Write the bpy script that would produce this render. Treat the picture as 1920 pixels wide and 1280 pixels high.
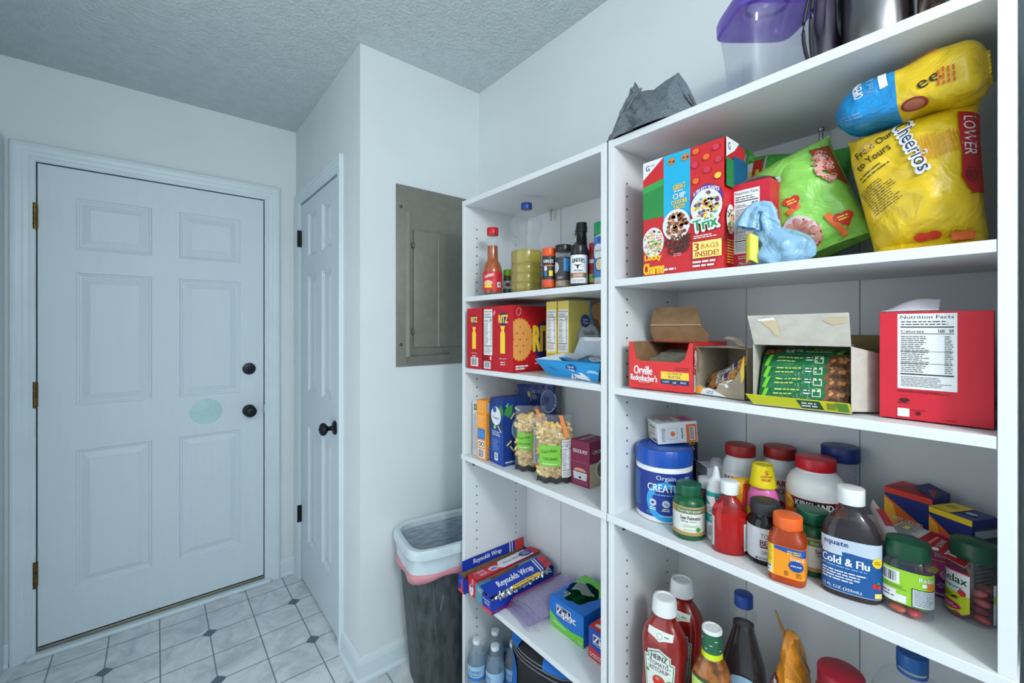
import bpy, bmesh, math, random
from mathutils import Vector, Matrix, noise
from mathutils.geometry import tessellate_polygon
for o in list(bpy.data.objects): bpy.data.objects.remove(o)
random.seed(7)
PI = math.pi
S = bpy.context.scene
COL = S.collection

# ---------------------------------------------------------------- camera, world, lights, exposure
F, YAW, CY, EYE = 805.85, math.radians(39.62), 614.95, 1.380
cd = bpy.data.cameras.new('camera'); cam = bpy.data.objects.new('camera', cd); COL.objects.link(cam)
cd.sensor_width = 36; cd.lens = F / 1920 * 36; cd.shift_y = -(640 - CY) / 1920; cd.clip_start = .02
cam.location = (0, 0, EYE); cam.rotation_euler = (PI / 2, 0, -YAW)
S.camera = cam
w = bpy.data.worlds.new('world'); S.world = w; w.use_nodes = True
w.node_tree.nodes['Background'].inputs[0].default_value = (.92, .96, .99, 1)
w.node_tree.nodes['Background'].inputs[1].default_value = 1.5
def area(name, loc, size, power, color, rot=(0, 0, 0), sy=None):
    l = bpy.data.lights.new(name, 'AREA'); l.energy = power; l.color = color; l.size = size
    if sy: l.shape = 'RECTANGLE'; l.size_y = sy
    o = bpy.data.objects.new(name, l); COL.objects.link(o); o.location = loc; o.rotation_euler = rot
    return o
pl = bpy.data.lights.new('ceiling_globe_light', 'POINT'); pl.energy = 49; pl.color = (1, .965, .955); pl.shadow_soft_size = .14
plo = bpy.data.objects.new('ceiling_globe_light', pl); COL.objects.link(plo); plo.location = (.0, -1.15, 2.2)
vs = S.view_settings
vs.view_transform = 'Standard'; vs.look = 'None'; vs.gamma = 1; vs.use_curve_mapping = False; vs.exposure = 0.38
cy_ = S.cycles
cy_.use_denoising = True; cy_.max_bounces = 10; cy_.transparent_max_bounces = 16; cy_.transmission_bounces = 8
cy_.caustics_reflective = False; cy_.caustics_refractive = False; cy_.sample_clamp_indirect = 6

# ---------------------------------------------------------------- helpers
def ray(u, v):
    X = (u - 960) / F
    return X * math.cos(YAW) + math.sin(YAW), -X * math.sin(YAW) + math.cos(YAW), -(v - CY) / F
def onz(u, v, z):
    a, b, c = ray(u, v); t = (z - EYE) / c; return a * t, b * t
def onx(u, v, x):
    a, b, c = ray(u, v); t = x / a; return b * t, EYE + c * t
def ony(u, v, y):
    a, b, c = ray(u, v); t = y / b; return a * t, EYE + c * t
def lin(c):
    c /= 255.; return c / 12.92 if c <= .04045 else ((c + .055) / 1.055) ** 2.4
M_ = {}
def mat(name, rgb=(200, 200, 200), rough=.5, metal=0, trans=0, alpha=1, ior=1.45, var=.04, vscale=14, bump=0, bscale=60, coat=0, sheen=0, stretch=None, rgb2=None):
    if name in M_: return M_[name]
    m = bpy.data.materials.new(name); m.use_nodes = True; nt = m.node_tree; N = nt.nodes; L = nt.links
    p = N['Principled BSDF']
    c = [lin(x) for x in rgb] + [1]
    p.inputs['Roughness'].default_value = rough; p.inputs['Metallic'].default_value = metal
    p.inputs['Transmission Weight'].default_value = trans; p.inputs['IOR'].default_value = ior
    p.inputs['Alpha'].default_value = alpha; p.inputs['Coat Weight'].default_value = coat
    if sheen: p.inputs['Sheen Weight'].default_value = sheen
    p.inputs['Base Color'].default_value = c
    m.diffuse_color = c
    if var or bump:
        tc = N.new('ShaderNodeTexCoord'); src = tc.outputs['Object']
        if stretch:
            mp = N.new('ShaderNodeMapping'); mp.inputs['Scale'].default_value = stretch; L.new(src, mp.inputs[0]); src = mp.outputs[0]
    if var:
        n = N.new('ShaderNodeTexNoise'); n.inputs['Scale'].default_value = vscale; n.inputs['Detail'].default_value = 4
        r = N.new('ShaderNodeValToRGB'); L.new(src, n.inputs['Vector']); L.new(n.outputs[0], r.inputs[0])
        c2 = [lin(x) for x in rgb2] + [1] if rgb2 else [max(0, x * (1 - 2.2 * var)) for x in c[:3]] + [1]
        r.color_ramp.elements[0].color = c2; r.color_ramp.elements[0].position = .35
        r.color_ramp.elements[1].color = [min(1, x * (1 + var)) for x in c[:3]] + [1]; r.color_ramp.elements[1].position = .62
        L.new(r.outputs[0], p.inputs['Base Color'])
    if bump:
        n = N.new('ShaderNodeTexNoise'); n.inputs['Scale'].default_value = bscale; n.inputs['Detail'].default_value = 3
        b = N.new('ShaderNodeBump'); b.inputs['Strength'].default_value = bump; b.inputs['Distance'].default_value = .004
        L.new(src, n.inputs['Vector']); L.new(n.outputs[0], b.inputs['Height']); L.new(b.outputs[0], p.inputs['Normal'])
    M_[name] = m; return m
def ink(r, g, b, rough=.45):
    return mat('print_%d_%d_%d' % (r, g, b), (r, g, b), rough, var=.02)
WHITE = ink(232, 236, 238); BLACK = ink(22, 24, 30); 

_txt = {}
def text_mesh(s, bold, shear=0):
    k = (s, bold, shear)
    if k in _txt: return _txt[k]
    c = bpy.data.curves.new('t', 'FONT'); c.body = s; c.offset = bold; c.resolution_u = 2; c.shear = shear
    o = bpy.data.objects.new('t', c); COL.objects.link(o); bpy.context.view_layer.update()
    me = o.to_mesh(); vs_ = [(v.co.x, v.co.y) for v in me.vertices]; fs = [tuple(p.vertices) for p in me.polygons]
    o.to_mesh_clear(); bpy.data.objects.remove(o); bpy.data.curves.remove(c)
    x0 = min(v[0] for v in vs_); x1 = max(v[0] for v in vs_); y0 = min(v[1] for v in vs_); y1 = max(v[1] for v in vs_)
    vs_ = [((x - (x0 + x1) / 2) / (x1 - x0), (y - (y0 + y1) / 2) / (y1 - y0)) for x, y in vs_]
    _txt[k] = (vs_, fs); return _txt[k]

class B:
    """collects geometry of ONE part; build() links it as one mesh object"""
    def __init__(s): s.v = []; s.f = []; s.fm = []; s.m = []; s.M = Matrix(); s.fn = None; s.lay = 0
    def mi(s, m):
        if m not in s.m: s.m.append(m)
        return s.m.index(m)
    def add(s, vs, fs, m):
        n = len(s.v); i = s.mi(m)
        for p in vs:
            p = s.M @ Vector(p)
            if s.fn: p = s.fn(p)
            s.v.append(tuple(p))
        for f in fs: s.f.append(tuple(a + n for a in f)); s.fm.append(i)
    def box(s, x0, x1, y0, y1, z0, z1, m, bev=0, seg=2):
        if bev <= 0:
            vs = [(x, y, z) for x in (x0, x1) for y in (y0, y1) for z in (z0, z1)]
            s.add(vs, [(0, 1, 3, 2), (4, 6, 7, 5), (0, 4, 5, 1), (2, 3, 7, 6), (0, 2, 6, 4), (1, 5, 7, 3)], m); return s
        bm = bmesh.new(); bmesh.ops.create_cube(bm, size=1)
        for v in bm.verts: v.co = ((x0 + x1) / 2 + v.co.x * (x1 - x0), (y0 + y1) / 2 + v.co.y * (y1 - y0), (z0 + z1) / 2 + v.co.z * (z1 - z0))
        bmesh.ops.bevel(bm, geom=bm.edges[:], offset=bev, segments=seg, affect='EDGES', profile=.5)
        bm.verts.index_update(); s.add([v.co[:] for v in bm.verts], [[v.index for v in f.verts] for f in bm.faces], m); bm.free(); return s
    def quad(s, pts, m): s.add(pts, [tuple(range(len(pts)))], m); return s
    def plate(s, pts, th, m):
        """thin solid sheet through a planar outline"""
        pts = [Vector(p) for p in pts]; n = (pts[1] - pts[0]).cross(pts[2] - pts[0]).normalized() * th
        k = len(pts); vs = pts + [p - n for p in pts]
        s.add(vs, [tuple(range(k)), tuple(range(2 * k - 1, k - 1, -1))] + [(i, i + k, (i + 1) % k + k, (i + 1) % k) for i in range(k)], m); return s
    def lathe(s, prof, m, n=36, sx=1, sy=1, c=(0, 0, 0), cap=True, sup=2, rib=None):
        """prof: (r,z[,mat]) list; sup: superellipse exponent"""
        mm = m; rings = []
        def P(r, z, k):
            a = 2 * PI * k / n; ca, sa = math.cos(a), math.sin(a)
            e = 1 / ((abs(ca) ** sup + abs(sa) ** sup) ** (1 / sup)) if sup != 2 else 1
            q = r * e
            if rib: q *= rib(a, z)
            return (c[0] + q * ca * sx, c[1] + q * sa * sy, c[2] + z)
        for i in range(len(prof) - 1):
            a_, b_ = prof[i], prof[i + 1]
            if len(a_) > 2: mm = a_[2]
            vs = [P(a_[0], a_[1], k) for k in range(n)] + [P(b_[0], b_[1], k) for k in range(n)]
            s.add(vs, [(k, (k + 1) % n, n + (k + 1) % n, n + k) for k in range(n)], mm)
        if cap:
            for q, rev in ((prof[0], 1), (prof[-1], 0)):
                if q[0] > 1e-5:
                    vs = [P(q[0], q[1], k) for k in range(n)]
                    f = tuple(range(n)); s.add(vs, [f[::-1] if rev else f], prof[0][2] if rev and len(prof[0]) > 2 else mm)
        return s
    def tube(s, pts, r, m, n=8, closed=False):
        pts = [Vector(p) for p in pts]; k = len(pts); vs = []; up = Vector((0, 0, 1))
        for i, p in enumerate(pts):
            a = pts[(i - 1) % k] if closed or i else p; b = pts[(i + 1) % k] if closed or i < k - 1 else p
            t = (b - a).normalized(); x = t.cross(up)
            if x.length < .05: x = t.cross(Vector((1, 0, 0)))
            x.normalize(); y = x.cross(t); rr = r[i] if isinstance(r, (list, tuple)) else r
            vs += [p + x * rr * math.cos(2 * PI * j / n) + y * rr * math.sin(2 * PI * j / n) for j in range(n)]
        fs = []
        for i in range(k if closed else k - 1):
            for j in range(n): a = i * n + j; b = i * n + (j + 1) % n; c = ((i + 1) % k) * n; fs.append((a, b, c + (j + 1) % n, c + j))
        if not closed: fs += [tuple(range(n))[::-1], tuple(range((k - 1) * n, k * n))]
        s.add(vs, fs, m); return s
    def grid(s, fn, nu, nv, m):
        """fn(a,b) with a,b in 0..1"""
        s.add([fn(i / nu, j / nv) for j in range(nv + 1) for i in range(nu + 1)],
              [(j * (nu + 1) + i, j * (nu + 1) + i + 1, (j + 1) * (nu + 1) + i + 1, (j + 1) * (nu + 1) + i) for j in range(nv) for i in range(nu)], m); return s
    def prism(s, poly, a, b, m, axis='z'):
        k = len(poly)
        f = {'z': lambda p, h: (p[0], p[1], h), 'y': lambda p, h: (p[0], h, p[1]), 'x': lambda p, h: (h, p[0], p[1])}[axis]
        vs = [f(p, a) for p in poly] + [f(p, b) for p in poly]
        s.add(vs, [tuple(range(k))[::-1], tuple(range(k, 2 * k))] + [(i, (i + 1) % k, (i + 1) % k + k, i + k) for i in range(k)], m); return s
    # ---- flat or wrapped print on a surface map: mp(s,t,off) -> point
    def on(s, mp, mx=None): s.mp = mp; s.mx = mx; return s
    def pp(s, polys, m, rot=0, c=(0, 0)):
        s.lay += 1; off = .00022 + (.00004 if s.mx is None else .00007) * s.lay
        tris = []
        for P in polys:
            if rot:
                cr, sr = math.cos(rot), math.sin(rot); P = [(c[0] + (x - c[0]) * cr - (y - c[1]) * sr, c[1] + (x - c[0]) * sr + (y - c[1]) * cr) for x, y in P]
            c4 = getattr(s.mp, 'clip', None)
            if c4:
                for ax, lim, sg in ((0, c4[0], 1), (0, c4[1], -1), (1, c4[2], 1), (1, c4[3], -1)):
                    if all((q[ax] - lim) * sg >= -1e-6 for q in P): continue
                    o2 = []
                    for k in range(len(P)):
                        a_, b_ = P[k - 1], P[k]; ia, ib = (a_[ax] - lim) * sg >= 0, (b_[ax] - lim) * sg >= 0
                        if ia != ib: f_ = (lim - a_[ax]) / (b_[ax] - a_[ax]); o2.append((a_[0] + f_ * (b_[0] - a_[0]), a_[1] + f_ * (b_[1] - a_[1])))
                        if ib: o2.append(b_)
                    P = o2
                    if len(P) < 3: break
                if len(P) < 3: continue
            if s.mx is None: tris.append(P); continue
            T = [(0, 1, 2)] if len(P) == 3 else tessellate_polygon([[Vector((x, y, 0)) for x, y in P]])
            st = [tuple(P[i] for i in t) for t in T]
            while st:
                t = st.pop(); e = [(math.dist(t[i], t[(i + 1) % 3]), i) for i in range(3)]; l, i = max(e)
                if l > s.mx:
                    a, b, cc = t[i], t[(i + 1) % 3], t[(i + 2) % 3]; q = ((a[0] + b[0]) / 2, (a[1] + b[1]) / 2)
                    st += [(a, q, cc), (q, b, cc)]
                else: tris.append(t)
        vs = []; fs = []
        for t in tris: fs.append(tuple(range(len(vs), len(vs) + len(t)))); vs += [s.mp(x, y, off) for x, y in t]
        s.add(vs, fs, m); return s
    def r(s, x0, x1, y0, y1, m, rot=0): return s.pp([[(x0, y0), (x1, y0), (x1, y1), (x0, y1)]], m, rot, ((x0 + x1) / 2, (y0 + y1) / 2))
    def e(s, cx, cy, rx, ry, m, n=24, rot=0): return s.pp([[(cx + rx * math.cos(2 * PI * k / n), cy + ry * math.sin(2 * PI * k / n)) for k in range(n)]], m, rot, (cx, cy))
    def p(s, pts, m): return s.pp([pts], m)
    def t(s, txt, cx, cy, w_, h_, m, rot=0, bold=.02, arc=0, shear=0):
        vs, fs = text_mesh(txt, 0, shear)
        k = max(0, bold - .004) * h_ * .95
        sh = [(0, 0)] if k == 0 else [(-k, 0), (0, 0), (k, 0)] if bold < .06 else [(k * math.cos(a * PI / 4), k * math.sin(a * PI / 4)) for a in range(8)] + [(0, 0)]
        for dx, dy in sh:
            q = [(cx + x * w_ + dx, cy + y * h_ + dy - arc * (2 * x) ** 2) for x, y in vs]
            s.pp([[q[i] for i in f] for f in fs], m, rot, (cx, cy))
        return s
    def mic(s, x0, x1, y0, y1, n, m, fill=.45, al='l', rot=0):
        """lines of print too small to read"""
        if n >= 5: n = int(n * 1.5)
        rd = random.Random(int(x0 * 9999) + n); P = []; lh = (y1 - y0) / n; fill *= .82
        for i in range(n):
            y = y1 - lh * (i + .5); W = (x1 - x0) * rd.uniform(.7, 1); x = x0 if al == 'l' else (x0 + x1 - W) / 2; xe = x + W
            while x < xe:
                l = min(rd.uniform(.7, 2.6) * lh, xe - x); P.append([(x, y - lh * fill / 2), (x + l, y - lh * fill / 2), (x + l, y + lh * fill / 2), (x, y + lh * fill / 2)]); x += l + lh * .32
        return s.pp(P, m, rot, ((x0 + x1) / 2, (y0 + y1) / 2))
    def bars(s, x0, x1, y0, y1, m=None, vert=True, bg=None):
        if bg is None: bg = WHITE
        s.r(x0, x1, y0, y1, bg); rd = random.Random(5); P = []; g = (x1 - x0) * .1; x = x0 + g
        while x < x1 - g:
            l = (x1 - x0) * rd.choice((.015, .03, .045)); P.append([(x, y0 + g * .8), (x + l, y0 + g * .8), (x + l, y1 - g * .6), (x, y1 - g * .6)]); x += l + (x1 - x0) * rd.choice((.02, .035))
        return s.pp(P, m or BLACK)
    def nutri(s, x0, x1, y0, y1, kcal='160', title='Nutrition Facts', n=14):
        W = x1 - x0; H = y1 - y0; s.r(x0, x1, y0, y1, WHITE)
        s.t(title, (x0 + x1) / 2, y1 - H * .045, W * .9, H * .045, BLACK)
        s.mic(x0 + W * .06, x1 - W * .1, y1 - H * .16, y1 - H * .09, 2, BLACK)
        s.r(x0 + W * .05, x1 - W * .05, y1 - H * .185, y1 - H * .17, BLACK)
        s.t('Calories', x0 + W * .26, y1 - H * .235, W * .4, H * .035, BLACK)
        s.t(kcal, x1 - W * .18, y1 - H * .23, W * .24, H * .045, BLACK)
        s.r(x0 + W * .05, x1 - W * .05, y1 - H * .27, y1 - H * .263, BLACK)
        s.mic(x0 + W * .06, x0 + W * .55, y0 + H * .22, y1 - H * .29, n, BLACK, .4)
        s.mic(x1 - W * .2, x1 - W * .06, y0 + H * .22, y1 - H * .29, n, BLACK, .4)
        for k in (.2, .34, .5): s.r(x0 + W * .05, x1 - W * .05, y0 + H * k, y0 + H * (k + .004), BLACK)
        s.r(x0 + W * .05, x1 - W * .05, y0 + H * .19, y0 + H * .205, BLACK)
        return s.mic(x0 + W * .06, x1 - W * .06, y0 + H * .03, y0 + H * .17, 5, BLACK, .35)
    def build(s, name, parent=None, smooth=None, solid=0, sub=0):
        me = bpy.data.meshes.new(name); me.from_pydata(s.v, [], s.f)
        for m in s.m: me.materials.append(m)
        me.polygons.foreach_set('material_index', s.fm)
        if smooth:
            bm = bmesh.new(); bm.from_mesh(me)
            bmesh.ops.remove_doubles(bm, verts=bm.verts, dist=2e-6); bm.to_mesh(me); bm.free()
            me.polygons.foreach_set('use_smooth', [True] * len(me.polygons)); me.set_sharp_from_angle(angle=math.radians(smooth))
        me.update(); o = bpy.data.objects.new(name, me); COL.objects.link(o)
        if parent: o.parent = parent
        if solid:
            q = o.modifiers.new('s', 'SOLIDIFY'); q.thickness = solid; q.offset = 0
        return o
def tag(o, label, cat, group=None, kind=None):
    o['label'] = label; o['category'] = cat
    if group: o['group'] = group
    if kind: o['kind'] = kind
    return o
def thing(name, label, cat, loc=(0, 0, 0), rz=0, group=None, rx=0, ry=0):
    o = bpy.data.objects.new(name, None); COL.objects.link(o); o.location = loc; o.rotation_euler = (rx, ry, rz); o.empty_display_size = .05
    return tag(o, label, cat, group)
def struct(o, label=None):
    o['kind'] = 'structure'
    if label: o['label'] = label
    return o
FACE = -PI / 2                      # local -Y looks out of the shelf (towards -x in the room)
# print maps for a box of width W, depth D, height H standing on its base centre
def clipped(f, *c): f.clip = c; return f
def mfront(W, D, H): return clipped(lambda s_, t_, o_: (s_, -D / 2 - o_, t_), -W / 2, W / 2, 0, H)
def mleft(W, D, H): return clipped(lambda s_, t_, o_: (-W / 2 - o_, -s_, t_), -D / 2, D / 2, 0, H)      # s from back(-) to front(+)
def mright(W, D, H): return clipped(lambda s_, t_, o_: (W / 2 + o_, s_, t_), -D / 2, D / 2, 0, H)       # s from front(-) to back(+)
def mtop(W, D, H): return clipped(lambda s_, t_, o_: (s_, t_, H + o_), -W / 2, W / 2, -D / 2, D / 2)
def mcyl(R, a0=0, sy=1): return lambda s_, t_, o_: ((R + o_) * math.sin(s_ / R + a0), -(R + o_) * math.cos(s_ / R + a0) * sy, t_)

# ---------------------------------------------------------------- room
H = 2.4905; YA = 2.667; XB = .613; YC = 1.669; XD = 1.178
XL = -.490
WALL = mat('wall_paint', (214, 224, 227), .6, var=.012, vscale=3, bump=.05, bscale=90)
TRIM = mat('trim_paint', (205, 221, 228), .38, var=.015, vscale=6)
DOORP = mat('door_paint', (204, 219, 227), .5, var=.006, vscale=5, bump=.06, bscale=40, stretch=(10, 10, 1))
def ceil_mat():
    m = mat('ceiling_texture', (196, 208, 212), .9, var=.02, vscale=20)
    nt = m.node_tree; N = nt.nodes; L = nt.links; p = N['Principled BSDF']; tc = N.new('ShaderNodeTexCoord')
    n = N.new('ShaderNodeTexNoise'); n.inputs['Scale'].default_value = 120; n.inputs['Detail'].default_value = 3
    v = N.new('ShaderNodeTexVoronoi'); v.inputs['Scale'].default_value = 75
    mx = N.new('ShaderNodeMath'); mx.operation = 'ADD'; b = N.new('ShaderNodeBump'); b.inputs['Strength'].default_value = .55; b.inputs['Distance'].default_value = .006
    L.new(tc.outputs['Object'], n.inputs['Vector']); L.new(tc.outputs['Object'], v.inputs['Vector'])
    L.new(n.outputs[0], mx.inputs[0]); L.new(v.outputs[0], mx.inputs[1]); L.new(mx.outputs[0], b.inputs['Height']); L.new(b.outputs[0], p.inputs['Normal'])
    return m
def floor_mat():
    m = bpy.data.materials.new('vinyl_tile_floor'); m.use_nodes = True; nt = m.node_tree; N = nt.nodes; L = nt.links; p = N['Principled BSDF']
    tc = N.new('ShaderNodeTexCoord'); sep = N.new('ShaderNodeSeparateXYZ')
    mp = N.new('ShaderNodeMapping'); mp.inputs['Location'].default_value = (-.0125, -2.373, 0); L.new(tc.outputs['Object'], mp.inputs[0])
    L.new(mp.outputs[0], sep.inputs[0])
    def ma(op, a, b=None, c=None):
        n = N.new('ShaderNodeMath'); n.operation = op
        for i, x in enumerate((a, b, c)):
            if x is None: continue
            if isinstance(x, (int, float)): n.inputs[i].default_value = x
            else: L.new(x, n.inputs[i])
        return n.outputs[0]
    def dist(o_, s_, off=0):  # distance to nearest multiple of s_
        q = ma('ADD', ma('DIVIDE', o_, s_), 1000.5 + off); return ma('MULTIPLY', ma('ABSOLUTE', ma('SUBTRACT', ma('FRACT', q), .5)), s_)
    dx = dist(sep.outputs[0], .1742); dy = dist(sep.outputs[1], .1705)
    line = ma('LESS_THAN', ma('MINIMUM', dx, dy), .0024)
    ddx = dist(sep.outputs[0], .3484, .5); ddy = dist(sep.outputs[1], .341)
    dd = ma('ADD', ddx, ddy)
    dia = ma('LESS_THAN', dd, .027); ring = ma('LESS_THAN', dd, .031)
    nz = N.new('ShaderNodeTexNoise'); nz.inputs['Scale'].default_value = 7; nz.inputs['Detail'].default_value = 8; nz.inputs['Roughness'].default_value = .7; nz.inputs['Distortion'].default_value = 1.2
    L.new(tc.outputs['Object'], nz.inputs['Vector'])
    r = N.new('ShaderNodeValToRGB'); L.new(nz.outputs[0], r.inputs[0]); e = r.color_ramp.elements
    e[0].color = [lin(x) for x in (178, 187, 192)] + [1]; e[0].position = .33; e[1].color = [lin(x) for x in (216, 223, 227)] + [1]; e[1].position = .58
    def mixc(fac, a, rgb):
        q = N.new('ShaderNodeMix'); q.data_type = 'RGBA'; L.new(fac, q.inputs[0]); L.new(a, q.inputs[6]); q.inputs[7].default_value = [lin(x) for x in rgb] + [1]; return q.outputs[2]
    c = mixc(line, r.outputs[0], (118, 128, 138)); c = mixc(ring, c, (118, 128, 138)); c = mixc(dia, c, (92, 104, 118))
    L.new(c, p.inputs['Base Color']); p.inputs['Roughness'].default_value = .45
    b = N.new('ShaderNodeBump'); b.inputs['Strength'].default_value = .4; b.inputs['Distance'].default_value = .001; b.invert = True
    L.new(line, b.inputs['Height']); L.new(b.outputs[0], p.inputs['Normal'])
    return m
o = B().box(XL - .1, XD + .1, -1.6, YA + .12, -.05, 0, floor_mat()).build('floor'); struct(o, 'pale marbled vinyl tile floor with small dark diamonds')
o = B().box(XL - .1, XD + .1, -1.6, YA + .12, H, H + .05, ceil_mat()).build('ceiling'); struct(o, 'white textured ceiling')
DX0, DX1, DZ1 = -.385, .451, 2.075      # entry door slab
b = B(); b.box(XL - .1, DX0 - .012, YA, YA + .12, 0, H, WALL); b.box(DX1 + .012, XB, YA, YA + .12, 0, H, WALL); b.box(DX0 - .012, DX1 + .012, YA, YA + .12, DZ1 + .012, H, WALL)
struct(b.build('wall_back'), 'white wall with the entry door')
BY0, BY1, BZ1 = 1.932, 2.560, 2.055
b = B(); b.box(XB, XB + .06, YC, BY0 - .008, 0, H, WALL); b.box(XB, XB + .06, BY1 + .008, YA + .12, 0, H, WALL); b.box(XB, XB + .06, BY0 - .008, BY1 + .008, BZ1 + .008, H, WALL)
struct(b.build('wall_closet'), 'side wall of the closet bump-out')
b = B(); b.box(XB + .06, XD + .1, YC, YC + .06, 0, H, WALL); struct(b.build('wall_panel'), 'white wall carrying the breaker panel')
b = B(); b.box(XD, XD + .1, -1.6, YC, 0, H, WALL); struct(b.build('wall_right'), 'white wall behind the shelves')
b = B(); b.box(XL - .1, XL, 1.65, 2.22, 0, H, WALL); b.box(XL - .1, XL, .55, 1.65, 2.12, H, WALL); b.box(XL - .1, XL, -1.6, .55, 0, H, WALL); b.box(XL - .1, XL, 2.22, YA, 2.1, H, WALL); b.box(XL - .1, XL, YA - .02, YA, 0, 2.1, WALL)  # unseen opening added in this wall so world light enters from the left
b.box(XL - .1, XL - .06, 2.22, YA - .02, 0, 2.1, TRIM); struct(b.build('wall_left'), 'left wall')
b = B(); b.box(XL - .1, XD + .1, -1.7, -1.6, 0, H, WALL); struct(b.build('wall_front'), 'white wall behind the camera')
# casing with a moulded profile; path in wall plane, profile (across, out)
PROF = [(0, 0), (0, .007), (.006, .010), (.016, .010), (.020, .013), (.034, .014), (.040, .017), (.056, .018), (.062, .021), (.070, .020), (.073, .016), (.073, 0)]
def casing(x0, x1, z1, fr, name, label=None, prof=PROF):
    """jambs and head mitred round an opening; fr(x, out, z)"""
    b = B(); P = prof
    def pt(k, i):
        a, o_ = P[i]
        return [fr(x0 - a, o_, 0), fr(x0 - a, o_, z1 + a), fr(x1 + a, o_, z1 + a), fr(x1 + a, o_, 0)][k]
    for k in range(3):
        for i in range(len(P) - 1): b.quad([pt(k, i), pt(k + 1, i), pt(k + 1, i + 1), pt(k, i + 1)], TRIM)
    b.quad([pt(0, i) for i in range(len(P))], TRIM); b.quad([pt(3, i) for i in range(len(P))][::-1], TRIM)
    return struct(b.build(name), label)
casing(DX0 - .004, DX1 + .004, DZ1 + .004, lambda x, o_, z: (x, YA - o_, z), 'trim_1', 'moulded white casing round the entry door')
casing(BY0 - .004, BY1 + .004, BZ1 + .004, lambda y, o_, z: (XB - o_, y, z), 'trim_2', 'moulded white casing round the closet door', [(a * .85, o_ * .8) for a, o_ in PROF])
b = B(); b.box(XL, XL + .014, 2.14, 2.215, 0, 2.16, TRIM, .004); b.box(XL, XL + .014, 2.595, 2.66, 0, 2.16, TRIM, .004); b.box(XL, XL + .014, 2.2155, 2.5945, 2.095, 2.16, TRIM, .004)
struct(b.build('trim_3'), 'white casing edge at far left')
b = B()  # jambs and stops
GAP = mat('weatherstrip', (40, 48, 54), .8)
b.box(DX0 - .012, DX0 - .005, YA, YA + .1, 0, DZ1 + .01, TRIM); b.box(DX1 + .006, DX1 + .012, YA, YA + .1, 0, DZ1 + .01, TRIM); b.box(DX0 - .012, DX1 + .012, YA, YA + .1, DZ1 + .006, DZ1 + .012, TRIM)
b.box(DX0 - .012, DX1 + .012, YA + .055, YA + .11, 0, DZ1 + .01, GAP)
struct(b.build('trim_4'), 'door frame of the entry door')
b = B(); b.box(XB + .045, XB + .06, BY0 - .008, BY1 + .008, 0, BZ1 + .008, TRIM); struct(b.build('trim_5'), 'closet door stop')
b = B(); b.box(DX0 - .03, DX1 + .03, YA - .035, YA + .05, 0, .018, TRIM, .005); b.box(DX0, DX1, YA - .002, YA + .05, .018, .032, mat('threshold_metal', (128, 128, 120), .4, .8), .002)
struct(b.build('trim_6'), 'door sill painted white with metal threshold')
# baseboards
BP = [(0, 0), (.020, 0), (.021, .008), (.017, .016), (.012, .019), (.012, .072), (.010, .076), (.010, .080), (.007, .086), (.004, .092), (0, .094)]
def base(pts, name):
    """pts: wall path (x,y) with the room on the left side"""
    b = B(); n = len(pts); R = []
    for i in range(n):
        d = []
        for a, c in ((i - 1, i), (i, i + 1)):
            if a >= 0 and c < n: q = Vector(pts[c]) - Vector(pts[a]); q.normalize(); d.append(Vector((-q.y, q.x)))
        nn = d[0] if len(d) == 1 else (d[0] + d[1]) / (1 + d[0].dot(d[1]))
        R.append([(pts[i][0] + nn.x * o_, pts[i][1] + nn.y * o_, z) for o_, z in BP])
    for i in range(n - 1):
        for k in range(len(BP) - 1): b.quad([R[i][k], R[i + 1][k], R[i + 1][k + 1], R[i][k + 1]], TRIM)
    b.quad(R[0], TRIM); b.quad(R[-1][::-1], TRIM); return struct(b.build(name), 'white baseboard')
base([(XD, -1.6), (XD, YC), (XB, YC), (XB, BY0 - .066)], 'baseboard_right')
base([(XB, BY1 + .066), (XB, YA), (DX1 + .078, YA)], 'baseboard_back')
base([(DX0 - .078, YA), (XL, YA)], 'baseboard_left')
# six panel doors
def panel_door(b, W, Hh, cols, rows, m, th=.04):
    """front at y=0 facing -Y, x 0..W, z 0..Hh"""
    xs = sorted({0, W, *[c for p_ in cols for c in p_]}); zs = sorted({0, Hh, *[c for p_ in rows for c in p_]})
    for i in range(len(xs) - 1):
        for k in range(len(zs) - 1):
            if (xs[i], xs[i + 1]) in cols and (zs[k], zs[k + 1]) in rows: continue
            b.quad([(xs[i], 0, zs[k]), (xs[i + 1], 0, zs[k]), (xs[i + 1], 0, zs[k + 1]), (xs[i], 0, zs[k + 1])], m)
    pr = [(0, 0), (.004, .005), (.010, .006), (.012, .010), (.018, .011), (.045, .0025), (.047, .0035)]
    for c in cols:
        for r_ in rows:
            def ring(i, y): return [(c[0] + i, y, r_[0] + i), (c[1] - i, y, r_[0] + i), (c[1] - i, y, r_[1] - i), (c[0] + i, y, r_[1] - i)]
            for q in range(len(pr) - 1):
                A, Bq = ring(*pr[q]), ring(*pr[q + 1])
                for k in range(4): b.quad([A[k], A[(k + 1) % 4], Bq[(k + 1) % 4], Bq[k]], m)
            b.quad(ring(*pr[-1]), m)
    b.quad([(0, th, 0), (0, th, Hh), (W, th, Hh), (W, th, 0)], m)
    b.quad([(0, 0, 0), (0, 0, Hh), (0, th, Hh), (0, th, 0)], m); b.quad([(W, 0, 0), (W, th, 0), (W, th, Hh), (W, 0, Hh)], m)
    b.quad([(0, 0, Hh), (W, 0, Hh), (W, th, Hh), (0, th, Hh)], m); b.quad([(0, 0, 0), (0, th, 0), (W, th, 0), (W, 0, 0)], m)
Z0 = .036
b = B(); b.M = Matrix.Translation((DX0, YA + .004, Z0))
panel_door(b, DX1 - DX0, DZ1 - Z0, [(.113, .370), (.473, .728)], [(.207, .808), (1.004, 1.588), (1.689, 1.915)], DOORP)
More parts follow.
